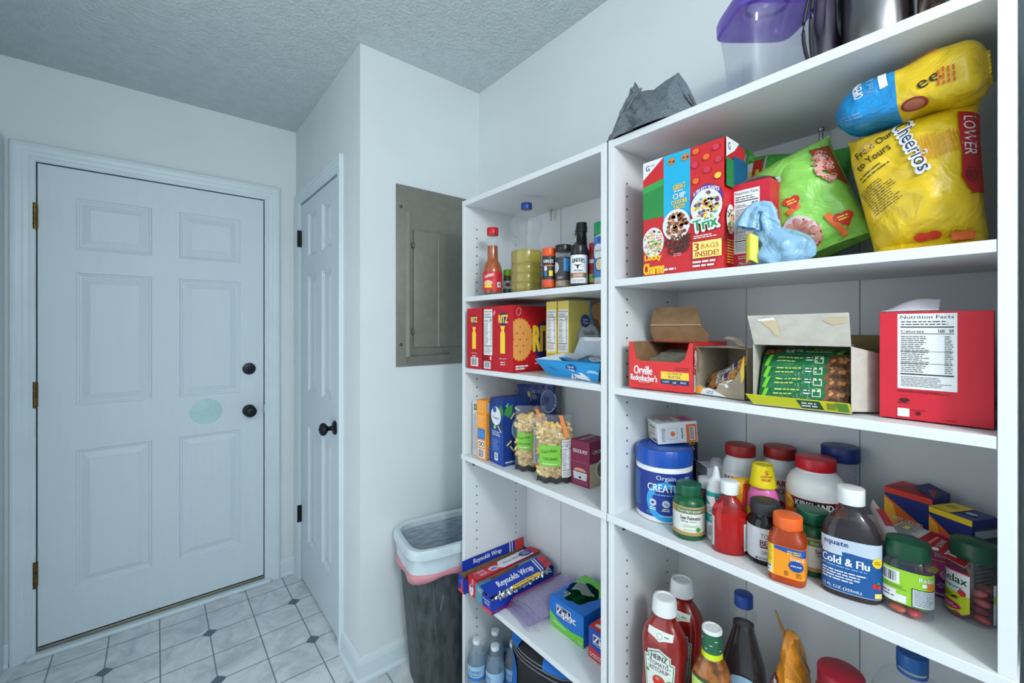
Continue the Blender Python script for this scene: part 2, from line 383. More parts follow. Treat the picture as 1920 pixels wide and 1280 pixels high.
d1 = struct(b.build('door_1'), 'white six panel entry door')
BRASS = mat('aged_brass', (112, 88, 48), .45, .85, var=.15, vscale=60); IRON = mat('dark_bronze', (40, 44, 50), .35, .8, var=.1); BLK = mat('black_metal', (26, 26, 30), .5, .5)
for z in (1.85, 1.10, .345):
    b = B(); b.tube([(DX0 - .006, YA - .006, z - .055), (DX0 - .006, YA - .006, z + .055)], .0075, BRASS, 12)
    for k in (-.033, -.011, .011, .033): b.lathe([(.0083, 0), (.0083, .0015)], BLK, 12, c=(DX0 - .006, YA - .006, z + k))
    b.box(DX0 - .004, DX0 + .002, YA - .004, YA + .02, z - .05, z + .05, BRASS)
    b.build('hinge', d1, 40)
def knob(parent, loc, rot, bolt=False):
    b = B(); b.M = Matrix.Translation(loc) @ rot       # local +Z points out of the door
    if bolt:
        b.lathe([(.031, 0), (.031, .006), (.028, .011), (.020, .013), (0, .013)], IRON, 32); b.box(-.004, .004, -.014, .014, .012, .026, IRON, .002)
        return b.build('deadbolt', parent, 35)
    b.lathe([(.031, 0), (.031, .005), (.027, .009), (.013, .011), (.010, .018), (.010, .030), (.016, .036), (.026, .043), (.029, .052), (.026, .060), (.017, .066), (.008, .067), (.0075, .064), (0, .064)], IRON, 32)
    return b.build('door_knob', parent, 50)
RO = Matrix.Rotation(PI / 2, 4, 'X'); RB = Matrix.Rotation(-PI / 2, 4, 'Y')
knob(d1, (.383, YA + .004, 1.163), RO, True); knob(d1, (.383, YA + .004, .940), RO)
b = B().box(DX1 - .002, DX1 + .010, YA - .004, YA + .02, .92, .965, mat('strike_steel', (150, 155, 158), .4, .8)).build('strike_plate', d1)
b = B(); b.M = Matrix.Translation((.196, YA + .004, .957)) @ RO; b.lathe([(.0, 0), (.064, 0), (.064, .001), (0, .001)], mat('pale_sticker', (180, 214, 216), .35), 40, sx=1.08, cap=False); b.build('oval_sticker', d1)
b = B(); b.M = Matrix.Translation((XB + .004, BY1, .012)) @ Matrix.Rotation(-PI / 2, 4, 'Z')
panel_door(b, BY1 - BY0, BZ1 - .014, [(.127, .275), (.373, .520)], [(.24, .85), (1.035, 1.645), (1.745, 1.97)], DOORP, .035)
d2 = struct(b.build('door_2'), 'narrow white six panel closet door')
knob(d2, (XB + .004, 1.985, .935), RB)
for z in (1.87, .362):
    b = B(); b.tube([(XB - .012, BY1 + .003, z - .045), (XB - .012, BY1 + .003, z + .045)], .0065, BLK, 12); b.box(XB - .008, XB + .004, BY1 - .002, BY1 + .014, z - .045, z + .045, BLK); b.build('hinge', d2, 40)

# ---------------------------------------------------------------- breaker panel
GREY = mat('panel_grey', (124, 124, 116), .45, .3, var=.03, vscale=30)
bp = thing('breaker_panel', 'large flat grey electrical breaker panel on the white wall beside the shelves', 'breaker panel', (.76, YC, 1.22))
b = B(); b.box(0, .345, -.006, 0, 0, .755, GREY, .001)
def ridge(b, x0, x1, z0, z1):
    b.prism([(x0, 0), (x0 + .012, -.010), (x1 - .012, -.010), (x1, 0)], z0, z1, GREY, 'z')
b.prism([(.043, -.006), (.052, -.017), (.058, -.017), (.058, -.006)], .040, .645, GREY)
b.add([(.043, -.006, .040), (.058, -.006, .040), (.058, -.017, .040), (.25, -.006, .012), (.043, -.006, .012), (.25, -.006, .05), (.25, -.014, .045), (.052, -.017, .040)], [(4, 3, 6, 7), (3, 5, 6)], GREY)
b.build('cover_plate', bp, 30)
b = B(); b.box(.074, .330, -.014, -.006, .078, .574, GREY, .004); b.prism([(.190, -.0145), (.193, -.0185), (.196, -.0145)], .08, .572, GREY)
pd = b.build('panel_door', bp, 40); 
for z in (.146, .508):
    B().box(.066, .078, -.019, -.006, z - .011, z + .011, mat('panel_latch', (98, 99, 94), .5, .4), .002).build('latch', pd)
for x, z in ((.019, .092), (.019, .663)):
    b = B(); b.M = Matrix.Translation((x, -.006, z)) @ RO; b.lathe([(.007, 0), (.007, .002), (.004, .004), (0, .004)], mat('screw_steel', (90, 92, 90), .35, .9), 16); b.build('screw', bp, 40)

# ---------------------------------------------------------------- shelving units
LAM = mat('white_laminate', (222, 228, 231), .38, var=.008, vscale=4); HOLE = mat('hole_dark', (40, 42, 46), .9); CAM = mat('cam_fitting', (96, 98, 98), .5, .6)
XS, XK = .864, 1.166; T = .017
def shelving(y0, y1, shelves, label, seams):
    u = thing('shelving_unit', label, 'shelf', ((XS + XK) / 2, (y0 + y1) / 2, 0), 0, 'white shelving units'); ox, oy = (XS + XK) / 2, (y0 + y1) / 2
    def P(b): b.M = Matrix.Translation((-ox, -oy, 0)); return b
    ZJ0, ZJ1, ZT = .902, .920, 1.844
    for ya, inn in ((y0, 1), (y1 - T, -1)):
        for za, zb in ((0, ZJ0), (ZJ1, ZT)):
            b = P(B()); b.box(XS, XK, ya, ya + T, za, zb, LAM, .0008)
            yi = ya + T if inn == 1 else ya
            for x in (.917, 1.106):
                z = za + .11
                while z < zb - .08:
                    b.add([(x + .0028 * math.cos(2 * PI * k / 10), yi + inn * .0004, z + .0028 * math.sin(2 * PI * k / 10)) for k in range(10)], [tuple(range(10)) if inn == -1 else tuple(range(10))[::-1]], HOLE); z += .0325
            if za == 0:
                b.add([(.905 + .008 * math.cos(2 * PI * k / 16), yi + inn * .0005, zb - .022 + .008 * math.sin(2 * PI * k / 16)) for k in range(16)], [tuple(range(16))], CAM)
                b.add([(.905 + .003 * math.cos(2 * PI * k / 10), yi + inn * .0008, zb - .022 + .003 * math.sin(2 * PI * k / 10)) for k in range(10)], [tuple(range(10))], HOLE)
            b.build('side_panel', u)
    P(B()).box(XS - .004, XK, y0 - .002, y1 + .002, ZJ0, ZJ1, LAM, .0015).build('shelf_board', u)
    P(B()).box(XS, XK, y0 + T, y1 - T, ZT - .019, ZT - .001, LAM, .0008).build('shelf_board', u)
    for z in shelves:
        b = P(B()); b.box(XS + .001, XK - .004, y0 + T + .0005, y1 - T - .0005, z - T, z, LAM, .0008)
        sh = b.build('shelf_board', u)
    b = P(B()); b.box(XK, XK + .006, y0 + .004, y1 - .004, 0, ZT - .004, mat('back_panel_white', (220, 225, 228), .5, var=.01))
    for y in seams: b.box(XK - .0006, XK, y - .0007, y + .0007, 0, ZT - .02, mat('seam_grey', (120, 124, 126), .8))
    b.build('back_panel', u)
    return u, P
u2, P2 = shelving(.0117, .669, [.085, .442, 1.235, 1.499], 'white laminate shelving unit full of bags, boxes and medicine bottles, nearer the camera', [.466, .235])
u1, P1 = shelving(.6755, 1.330, [.085, .442, 1.237, 1.493], 'white laminate shelving unit standing farther left, beside the grey breaker panel', [1.121])
STEEL = mat('zinc_steel', (170, 176, 180), .3, .9)
for P_, u_, (x, y) in ((P2, u2, (1.05, 0)), (P1, u1, (1.05, 0))):
    pass

# ---------------------------------------------------------------- helpers for goods
def clear(name, rgb=(235, 240, 245), op=.10, rough=.06, edge=.75):
    """thin see-through plastic or film"""
    if name in M_: return M_[name]
    m = bpy.data.materials.new(name); m.use_nodes = True; nt = m.node_tree; N = nt.nodes; L = nt.links
    p = N['Principled BSDF']; p.inputs['Base Color'].default_value = [lin(x) for x in rgb] + [1]; p.inputs['Roughness'].default_value = .4
    t = N.new('ShaderNodeBsdfTransparent'); t.inputs[0].default_value = [lin(x) ** .35 for x in rgb] + [1]
    g = N.new('ShaderNodeBsdfGlossy'); g.inputs[0].default_value = (.9, .93, .95, 1); g.inputs['Roughness'].default_value = rough
    lw = N.new('ShaderNodeLayerWeight'); lw.inputs[0].default_value = .3
    sq = N.new('ShaderNodeMath'); sq.operation = 'POWER'; sq.inputs[1].default_value = 2.2; L.new(lw.outputs['Facing'], sq.inputs[0])
    a = N.new('ShaderNodeMath'); a.operation = 'MULTIPLY_ADD'; a.inputs[1].default_value = edge * .8; a.inputs[2].default_value = .022; a.use_clamp = True; L.new(sq.outputs[0], a.inputs[0])
    nz = N.new('ShaderNodeTexNoise'); nz.inputs['Scale'].default_value = 25
    b = N.new('ShaderNodeMath'); b.operation = 'MULTIPLY_ADD'; b.inputs[1].default_value = op * .5; b.inputs[2].default_value = op * .6; b.use_clamp = True; L.new(nz.outputs[0], b.inputs[0])
    x = N.new('ShaderNodeMixShader'); L.new(b.outputs[0], x.inputs[0]); L.new(t.outputs[0], x.inputs[1]); L.new(p.outputs[0], x.inputs[2])
    y = N.new('ShaderNodeMixShader'); L.new(a.outputs[0], y.inputs[0]); L.new(x.outputs[0], y.inputs[1]); L.new(g.outputs[0], y.inputs[2]); L.new(y.outputs[0], N['Material Output'].inputs[0])
    M_[name] = m; return m
def film(name, rgb, **k):
    m = mat(name, rgb, k.pop('rough', .3), bump=min(1, k.pop('bump', .35) * 2), bscale=k.pop('bscale', 35), var=k.pop('var', .06), coat=.3, **k)
    for n in m.node_tree.nodes:
        if n.type == 'BUMP': n.inputs['Distance'].default_value = .009
        if n.type == 'TEX_NOISE': n.inputs['Distortion'].default_value = 1.6
    return m
def cam_rz(x, y, off=0): return math.atan2(-y, -x) + PI / 2 + math.radians(off)
def rc(R, H, b=.003, t=.003, R2=None):      # rounded can profile
    R2 = R2 or R
    return [(0, 0), (R - b, 0), (R - b * .3, b * .3), (R, b), (R2, H - t), (R2 - t * .3, H - t * .3), (R2 - t, H), (0, H)]
def lat(part, t, prof, m, z=0, **k):
    b = B(); b.lathe(prof, m, k.pop('n', 48), c=(k.pop('cx', 0), k.pop('cy', 0), z), cap=False, **k); return b.build(part, t, 42)
RIB = lambda n=48, a=.018: (lambda t, z: 1 + a * abs(math.sin(t * n / 2)))
def cap(t, R, H, z, m, part='cap', R2=None, ribs=60, **k):
    return lat(part, t, rc(R, H, .0008, .0018, R2), m, z, n=120, rib=RIB(ribs, .02), **k)
def lab(t, R, z0, z1, m, a=PI, sy=1, part='label', r2=None):
    """wrapped label; returns a builder ready for print, finish with .build"""
    b = B(); b.on(mcyl(R + .0004, 0, sy), min(.006, math.sqrt(8 * R * .00006))); b.part = part; b.par = t
    n = 72
    b.grid(lambda i, j: b.mp((i * 2 - 1) * a * R, z0 + j * (z1 - z0), 0), n, 2, m); return b
def fin(b): return b.build(b.part, b.par, 60)
def circ(cx, cy, r, n=24): return [(cx + r * math.cos(2 * PI * k / n), cy + r * math.sin(2 * PI * k / n)) for k in range(n)]
def ringpoly(b, cx, cy, r0, r1, m, a0=0, a1=360, n=40):
    P = []
    for k in range(n):
        A, Bq = [math.radians(a0 + (a1 - a0) * q / n) for q in (k, k + 1)]
        P.append([(cx + r0 * math.cos(A), cy + r0 * math.sin(A)), (cx + r1 * math.cos(A), cy + r1 * math.sin(A)), (cx + r1 * math.cos(Bq), cy + r1 * math.sin(Bq)), (cx + r0 * math.cos(Bq), cy + r0 * math.sin(Bq))])
    return b.pp(P, m)
def heap(b, cx, cy, rx, ry, n, r, mats, seed=1, ring=None):
    """printed picture of many small pieces"""
    rd = random.Random(seed); G = {}
    for i in range(n):
        a = rd.uniform(0, 2 * PI); q = math.sqrt(rd.random()); x, y = cx + rx * q * math.cos(a), cy + ry * q * math.sin(a); rr = r * rd.uniform(.75, 1.2)
        G.setdefault(rd.choice(mats), []).append([(x + rr * math.cos(t * PI / 4), y + rr * math.sin(t * PI / 4) * rd.uniform(.7, 1)) for t in range(8)])
        if ring: G.setdefault(ring, []).append([(x + rr * .4 * math.cos(t * PI / 3), y + rr * .4 * math.sin(t * PI / 3)) for t in range(6)])
    for m, P in G.items(): b.pp(P, m)
def group_things(): pass

# ---------------------------------------------------------------- medicine shelf of the nearer unit (z = .920)
ZM = .9204
WPL = mat('white_plastic', (226, 230, 232), .35, var=.01)
# creatine tub
x, y = .972, .582; t = thing('supplement_tub', 'large round creatine powder tub with bright blue lid at left end of the medicine shelf', 'tub', (x, y, ZM), cam_rz(x, y, 4))
lat('tub_body', t, [(0, 0), (.062, 0), (.0655, .003), (.066, .012), (.066, .128), (.064, .131), (0, .131)], WPL)
lat('lid', t, [(.0655, 0), (.067, .001), (.067, .012), (.0665, .034), (.064, .039), (.058, .0405), (.056, .038), (0, .038)], mat('blue_lid', (22, 78, 172), .3), .131, n=120, rib=RIB(90, .008))
NAVY = ink(20, 52, 140); CYAN = ink(30, 160, 226); SIL = ink(196, 206, 214); LBL = ink(120, 170, 215)
b = lab(t, .066, .014, .119, NAVY)
ringpoly(b, .0, .052, .032, .046, CYAN, 20, 340)
b.t('Orgain', 0, .106, .044, .014, SIL); b.r(.045, .060, .098, .110, LBL)
b.t('CREATINE', .002, .084, .090, .0175, WHITE, bold=.03); b.mic(-.04, .05, .0655, .0705, 1, LBL, .6)
for i, sx_ in enumerate((-.030, .0, .030)):
    b.e(sx_, .048, .0085, .0085, SIL)
    if i == 1: b.t('5g', sx_, .048, .009, .008, NAVY)
    else: b.e(sx_, .048, .004, .003, NAVY)
    b.mic(sx_ - .010, sx_ + .010, .030, .038, 2, WHITE, .6, 'c')
b.mic(-.045, -.030, .020, .027, 2, LBL); b.t('UNFLAVORED', 0, .0195, .030, .0035, WHITE); b.mic(.030, .045, .020, .025, 2, LBL)
b.mic(-.098, -.062, .03, .112, 20, LBL, .35); fin(b)
# carton lying on the tub
def pbox(name, label, cat, loc, rz, W, D, Hh, m, rx=0, ry=0, top=None, group=None, bev=.0006):
    t = thing(name, label, cat, loc, rz, group, rx, ry); b = B(); b.box(-W / 2, W / 2, -D / 2, D / 2, 0, Hh, m, bev); return t, b
OBX = ink(228, 232, 236); ORA = ink(226, 112, 50); GRN = ink(60, 150, 70); NVY = ink(30, 44, 100)
t, b = pbox('medicine_carton', 'white ibuprofen carton lying tilted on the blue tub lid', 'medicine box', (1.018, .585, ZM + .1745), FACE + math.radians(-38), .068, .100, .052, OBX, rx=math.radians(4))
b.on(mfront(.068, .100, .052)); b.t('equate', .012, .008, .026, .009, NVY, rot=PI, bold=.03); b.t('IBUPROFEN', .0, .021, .034, .005, ORA, rot=PI); b.mic(-.018, .02, .027, .036, 3, ORA, .5, rot=PI)
b.r(-.02, .022, .037, .0405, GRN); b.e(-.022, .009, .0055, .0055, ink(236, 214, 40)); b.r(-.031, .031, .0445, .0458, ink(220, 210, 60))
b.on(mright(.068, .100, .052)); b.mic(-.04, -.03, .005, .04, 6, NVY); b.r(-.025, .0, .010, .038, SIL); b.r(-.0235, -.0015, .0115, .0365, OBX); b.e(-.012, .024, .006, .006, ORA)
b.t('equate', .012, .024, .026, .007, BLACK, rot=PI / 2); b.r(.022, .0475, .001, .045, ORA); b.bars(.030, .043, .006, .040)
b.on(mtop(.068, .100, .052)); b.r(-.031, .031, .012, .047, ink(232, 150, 130)); b.r(-.015, .025, .018, .04, ink(190, 90, 160)); b.mic(-.024, .024, -.03, .004, 4, ORA, .6); b.e(-.018, -.036, .007, .006, ink(236, 214, 40)); b.build('carton', t)
# blue and yellow pouch behind
def pouch(name, label, cat, loc, rz, W, Hh, D, m, n=28, amp=.004, seed=0, rx=0, ry=0, fn=None, pw=.55, part='bag', group=None, crimp=.0, ends=1.6, sc=14):
    """soft bag: returns thing, builder, front map"""
    t = thing(name, label, cat, loc, rz, group, rx, ry); b = B()
    def th(s_, t_):
        a = max(0, 1 - abs(2 * s_ / W) ** 2.6) ** pw; q = t_ / Hh
        c_ = max(0, 1 - abs(2 * q - 1) ** (ends * 2)) ** .6 if ends else 1
        c_ = max(c_, .9 * (1 - q / .18) if q < .18 and ends > 1 else 0)
        return D / 2 * a * min(1, c_)
    def P(s_, t_, o_, sg=-1):
        d = th(s_, t_); k = Vector((s_ * sc + seed, t_ * sc, sg * 3.1 + seed)); w_ = noise.noise(k) * amp + noise.noise(k * 2.7) * amp * .5
        zz = t_ + noise.noise(Vector((s_ * 9, t_ * 5, seed))) * amp * (t_ / Hh)
        p = Vector((s_ * (1 - .06 * (th(0, t_) / (D / 2 + 1e-6))), sg * (d + o_ + (w_ if d > .002 else w_ * .3)), max(0, zz)))
        return fn(p) if fn else p
    for sg in (-1, 1):
        b.grid(lambda i, j: P((i - .5) * W * -sg * -1 if sg == -1 else (.5 - i) * W, j * Hh, 0, sg), n, int(n * Hh / W) + 4, m)
    b.on(lambda s_, t_, o_: P(s_, t_, o_ * 2 + .0006), .010); b.part = part; b.par = t
    return t, b, P
YEL = ink(240, 206, 40)
t, b, P = pouch('snack_pouch', 'small navy pouch with yellow lettering wedged behind the blue tub', 'pouch', (1.105, .600, ZM + .02), cam_rz(1.06, .56, 10), .075, .155, .03, film('navy_film', (28, 40, 84)), rx=math.radians(-6))
b.t('COUGH', .01, .125, .05, .012, YEL, rot=.35); b.t('DROPS', .005, .108, .045, .011, YEL, rot=.35); b.r(-.03, .032, .135, .139, ink(60, 70, 110), .35); fin(b)
# small white carton with torn flap, and navy side
t, b = pbox('medicine_carton', 'opened white and navy medicine carton right behind the green capped bottle, its torn flap up', 'medicine box', (1.078, .515, ZM), FACE + math.radians(-35), .055, .05, .116, ink(216, 220, 224))
b.on(mleft(.055, .05, .116)); b.r(-.025, .025, .0, .116, ink(38, 56, 120)); b.r(-.02, .02, .03, .075, WHITE); b.mic(-.018, .018, .032, .073, 10, BLACK)
b.on(mfront(.055, .05, .116)); b.t('equate', -.002, .09, .032, .008, NVY); b.mic(-.022, .02, .06, .08, 3, ORA); b.build('carton', t)
b = B(); b.plate([(-.027, -.024, .116), (.027, -.024, .116), (.025, -.05, .134), (-.02, -.046, .131)], .0008, ink(190, 190, 188)); b.build('flap', t)
# small white cap jar
x, y = 1.0, .487; t = thing('pill_bottle', 'small dark red pill bottle with white cap left of teal spray can', 'bottle', (x, y, ZM), cam_rz(x, y))
lat('bottle_body', t, rc(.020, .085, .003, .008), mat('maroon_plastic', (110, 40, 50), .3)); cap(t, .0195, .022, .086, WPL)
# green saw palmetto bottles
GPL = clear('green_bottle', (20, 120, 70), .55, .1, .4); GCAP = mat('green_cap', (20, 92, 66), .35); GOLD = ink(176, 140, 82); PAPER = ink(222, 228, 222)
def sawp(x, y, off, label, yaw_txt=0, txt=True):
    t = thing('supplement_bottle', label, 'bottle', (x, y, ZM), cam_rz(x, y, off), 'green supplement bottles')
    lat('bottle_body', t, [(0, 0), (.028, 0), (.0325, .003), (.033, .008), (.033, .076), (.031, .083), (.025, .089), (.0225, .091), (.0225, .098)], GPL)
    lat('capsules', t, [(0, .002), (.030, .003), (.031, .074), (.026, .08), (0, .081)], mat('capsule_heap', (70, 66, 40), .6, var=.4, vscale=110, rgb2=(20, 60, 40)))
    cap(t, .0255, .021, .095, GCAP)
    b = lab(t, .033, .013, .073, PAPER, a=2.6); b.r(-.08, .08, .0585, .0725, GOLD); b.r(-.026, .036, .060, .0685, ink(24, 100, 60)); b.t("NATURE'S BOUNTY", .008, .0642, .050, .0055, WHITE, bold=.03)
    b.p([(-.024, .0665), (-.019, .0685), (-.0155, .065), (-.018, .061), (-.023, .0615)], ink(130, 190, 80))
    b.t('Saw Palmetto', .006, .0505, .042, .008, ink(40, 60, 60)); b.t('450 mg', -.006, .0425, .014, .0045, ink(40, 60, 60)); b.mic(.004, .02, .041, .044, 1, BLACK)
    b.mic(-.012, .026, .030, .036, 2, ink(110, 160, 80), .4, 'c'); b.mic(-.008, .018, .0235, .026, 1, ink(110, 160, 80)); b.e(.022, .026, .005, .005, GRN)
    b.r(-.08, .08, .013, .020, GOLD); b.mic(-.045, -.032, .022, .056, 9, ink(90, 100, 100)); fin(b)
sawp(.913, .486, -4, 'green supplement bottle standing in front of the blue creatine tub')
sawp(.961, .2655, 34, 'green supplement bottle standing behind the orange vitamin jar, label half hidden')
# teal nasal spray can
x, y = .944, .4395; t = thing('nasal_spray', 'teal and white nasal spray can with clear nozzle cover', 'spray can', (x, y, ZM), cam_rz(x, y, -14))
TEAL = ink(34, 164, 168)
lat('can', t, [(0, 0), (.019, 0), (.0205, .002), (.0205, .106), (.019, .113), (.0165, .117), (0, .117)], WPL)
b = lab(t, .0205, .004, .106, OBX, a=3); b.p([(-.035, .105), (.04, .105), (.04, .088), (.01, .08), (-.006, .092), (-.035, .098)], TEAL); b.r(-.06, .06, .078, .1055, TEAL); b.p([(-.02, .094), (.02, .100), (.02, .076), (-.004, .076)], OBX)
b.p([(.002, .0985), (.018, .0985), (.0165, .089), (.010, .084), (.0035, .089)], ink(20, 80, 80)); b.t('VICKS', .010, .094, .012, .003, WHITE); b.t('SINEX', .006, .068, .032, .012, TEAL, bold=.03); b.r(-.06, .06, .040, .058, TEAL); b.t('SALINE', .006, .049, .026, .007, WHITE); b.mic(-.01, .018, .012, .034, 6, NVY); fin(b)
lat('nozzle', t, [(.0165, 0), (.0175, .001), (.0175, .010), (.013, .014), (.008, .018), (.006, .030), (.003, .042), (0, .043)], WPL, .116)
lat('nozzle_cover', t, [(.0172, .0), (.0172, .012), (.013, .030), (.010, .046), (.005, .048), (0, .048)], clear('clear_cap', (235, 240, 244), .08), .128)
# red cough syrup (oval clear bottle)
x, y = .911, .397; t = thing('syrup_bottle', 'clear oval bottle of bright red liquid with plain white cap', 'bottle', (x, y, ZM), cam_rz(x, y, 6))
SHP = [(0, 0), (.030, 0), (.033, .003), (.033, .075), (.032, .085), (.026, .098), (.017, .110), (.0125, .114), (.0125, .122)]
CLR = clear('clear_plastic', (238, 242, 245), .03)
lat('bottle_body', t, SHP, clear('red_tint_plastic', (225, 60, 60), .18), sy=.62)
lat('liquid', t, [(0, .0015), (.029, .002), (.0315, .004), (.0315, .081), (0, .081)], mat('red_liquid', (214, 28, 30), .12, trans=.25, var=.02), sy=.6)
cap(t, .0165, .026, .120, WPL)
b = B(); b.on(mcyl(.0334, 0, .62), .006); b.grid(lambda i, j: b.mp(-.047 + i * .012, .012 + j * .06, 0), 4, 1, PAPER); b.mic(-.046, -.036, .014, .070, 13, BLACK); b.part = 'label'; b.par = t; fin(b)
b = B(); b.on(mcyl(.0334, 0, .62), .006); b.grid(lambda i, j: b.mp(.028 + i * .017, .010 + j * .054, 0), 4, 1, PAPER); b.mic(.030, .044, .014, .060, 10, BLACK); b.part = 'label'; b.par = t; fin(b)
# party dots jars
DARKRED = ink(160, 26, 40)
def dots(x, y, off, label):
    t = thing('candy_jar', label, 'jar', (x, y, ZM), cam_rz(x, y, off), 'red capped white jars')
    lat('jar_body', t, [(0, 0), (.035, 0), (.038, .003), (.038, .128), (.0365, .142), (.031, .154), (.029, .158), (.029, .163), (0, .163)], mat('milky_plastic', (206, 212, 216), .25, var=.02))
    cap(t, .0315, .025, .162, mat('brick_red_cap', (150, 34, 32), .4))
    b = lab(t, .038, .03, .125, OBX, a=2.5); b.t('PARTY', -.001, .112, .046, .013, DARKRED, bold=.035); b.t('DOTS', -.004, .095, .040, .013, DARKRED, bold=.035)
    ringpoly(b, .022, .0945, .0052, .0058, DARKRED); b.mic(.0185, .0255, .092, .097, 2, DARKRED)
    for k in range(9): b.e(-.03 + k * .008, .06 + .014 * math.sin(k * 2.3), .006, .006, (ORA, GRN, YEL, DARKRED)[k % 4])
    fin(b)
dots(1.06, .437, -20, 'white candy jar with red cap directly behind the teal nasal spray')
dots(1.11, .371, 14, 'white red capped jar between yellow capped pink bottle and big supplement jar')
# ribboned snack bag edge behind pink bottle
t, b, P = pouch('candy_bag', 'small crumpled yellow and red candy bag behind the black capped jar', 'bag', (1.0, .4155, ZM), cam_rz(.99, .4, 10), .045, .125, .03, film('yellow_film', (226, 176, 30)), amp=.008, seed=4)
b.r(-.016, -.006, .02, .11, ink(196, 40, 30), .15); b.r(.004, .012, .03, .115, ink(196, 40, 30), -.1); fin(b)
# pink stomach relief bottle
x, y = 1.005, .368; t = thing('stomach_medicine_bottle', 'pink stomach medicine bottle with tall yellow cap', 'bottle', (x, y, ZM), cam_rz(x, y, -6))
PINK = mat('pink_liquid', (232, 120, 190), .25, var=.02)
lat('bottle_body', t, [(0, 0), (.028, 0), (.030, .003), (.030, .085), (.029, .10), (.024, .115), (.017, .124), (.014, .13), (0, .13)], PINK, sy=.75)
lat('cap', t, [(.026, 0), (.0265, .002), (.0245, .008), (.0215, .030), (.0195, .045), (.018, .046), (.0165, .043), (0, .043)], mat('yellow_cap', (244, 222, 20), .35), .122)
b = lab(t, .0235, .132, .150, mat('yellow_cap', ()), a=.01); b.t('5', .010, .1555, .006, .009, ink(200, 50, 60)); b.t('SYMPTOM', .010, .147, .022, .004, ink(200, 50, 60)); b.t('RELIEF', .010, .1405, .018, .005, ink(200, 50, 60)); b.part = 'cap_print'; fin(b)
b = lab(t, .0300, .01, .075, ink(240, 222, 60), a=2.4, sy=.75); b.t('RELIEF', 0, .045, .04, .012, ink(190, 40, 120)); fin(b)
# black beets jar
x, y = .934, .338; t = thing('supplement_bottle', 'black supplement jar with dark grey cap and white label', 'bottle', (x, y, ZM), cam_rz(x, y, 10))
lat('bottle_body', t, [(0, 0), (.029, 0), (.0315, .003), (.0315, .074), (.030, .082), (.025, .089), (.0235, .091), (.0235, .096), (0, .096)], mat('black_gloss_plastic', (24, 24, 28), .15))
cap(t, .0255, .023, .094, mat('charcoal_cap', (46, 50, 56), .5))
b = lab(t, .0315, .010, .072, ink(206, 212, 220), a=2.6); PUR = ink(90, 24, 50); b.t('TOTAL', .002, .057, .030, .009, BLACK, bold=0); b.t('BEETS', .003, .044, .034, .011, PUR, bold=.04); b.r(-.014, .02, .0345, .0375, PUR); b.mic(-.014, .02, .022, .030, 3, BLACK, .4, 'c'); b.mic(-.016, .02, .012, .017, 2, BLACK); b.e(-.02, .0135, .002, .002, PUR); fin(b)
# orange vitamin jar
x, y = .896, .286; t = thing('vitamin_bottle', 'square translucent orange vitamin jar with orange cap at the shelf edge', 'bottle', (x, y, ZM), cam_rz(x, y, -6))
OPL = clear('orange_bottle', (214, 84, 24), .5, .1, .4)
lat('bottle_body', t, [(0, 0), (.026, 0), (.029, .003), (.029, .072), (.0275, .082), (.023, .088), (.022, .096)], OPL, sup=5)
lat('tablets', t, [(0, .002), (.026, .003), (.0265, .045), (0, .048)], mat('tablet_heap', (216, 120, 60), .6, var=.3, vscale=90), sup=5)
lat('cap', t, rc(.0235, .023, .001, .0025), mat('orange_cap', (236, 104, 40), .35), .094)
def msq(R, sup=5):
    def f(s_, t_, o_):
        a = s_ / R; ca, sa = math.sin(a), math.cos(a); e = 1 / ((abs(ca) ** sup + abs(sa) ** sup) ** (1 / sup)); return ((R * e + o_) * ca, -(R * e + o_) * sa, t_)
    return f
b = B(); b.on(msq(.0294), .0035); b.grid(lambda i, j: b.mp(-.060 + i * .12, .014 + j * .054, 0), 48, 1, ink(240, 150, 30)); b.part = 'label'; b.par = t
b.r(-.040, -.0165, .015, .067, YEL); b.mic(-.038, -.018, .034, .066, 11, ink(120, 110, 40)); b.r(-.034, -.019, .016, .030, WHITE); b.t('USA', -.0265, .021, .011, .005, ink(190, 40, 50)); b.r(-.033, -.020, .026, .029, ink(50, 80, 160))
b.p([(-.016, .062), (.03, .053), (.03, .0675), (-.016, .0675)], ink(30, 80, 170)); b.mic(.002, .026, .057, .064, 2, YEL, .6); b.t('Ester-C', .016, .050, .018, .006, WHITE); b.e(.014, .038, .0095, .0095, ink(20, 70, 150)); b.t('IMMUNE', .014, .038, .013, .003, WHITE); b.mic(-.002, .006, .018, .027, 3, BLACK); b.mic(.014, .022, .018, .027, 3, BLACK); fin(b)
# big white supplement jar
x, y = 1.05, .2844; t = thing('supplement_jar', 'extra large white supplement jar with red cap and orange label', 'jar', (x, y, ZM), cam_rz(x, y, -3))
lat('jar_body', t, [(0, 0), (.049, 0), (.0525, .003), (.0525, .125), (.051, .142), (.044, .156), (.036, .163), (.033, .166), (.033, .171), (0, .171)], WPL)
cap(t, .0345, .024, .170, mat('red_gloss_cap', (196, 24, 40), .3))
b = lab(t, .0525, .01, .118, ink(238, 130, 40), a=2.7); b.r(-.05, .09, .108, .1175, DARKRED); b.r(-.036, .036, .094, .117, BLACK); b.t('KIRKLAND', 0, .108, .066, .012, WHITE, bold=.04); b.t('Signature', .002, .0985, .040, .005, ink(200, 30, 40), shear=.3)
b.e(-.05, .104, .012, .014, YEL); b.mic(-.058, -.042, .098, .110, 4, BLACK); b.t('GLUCOSAMINE', 0, .075, .07, .010, WHITE); fin(b)
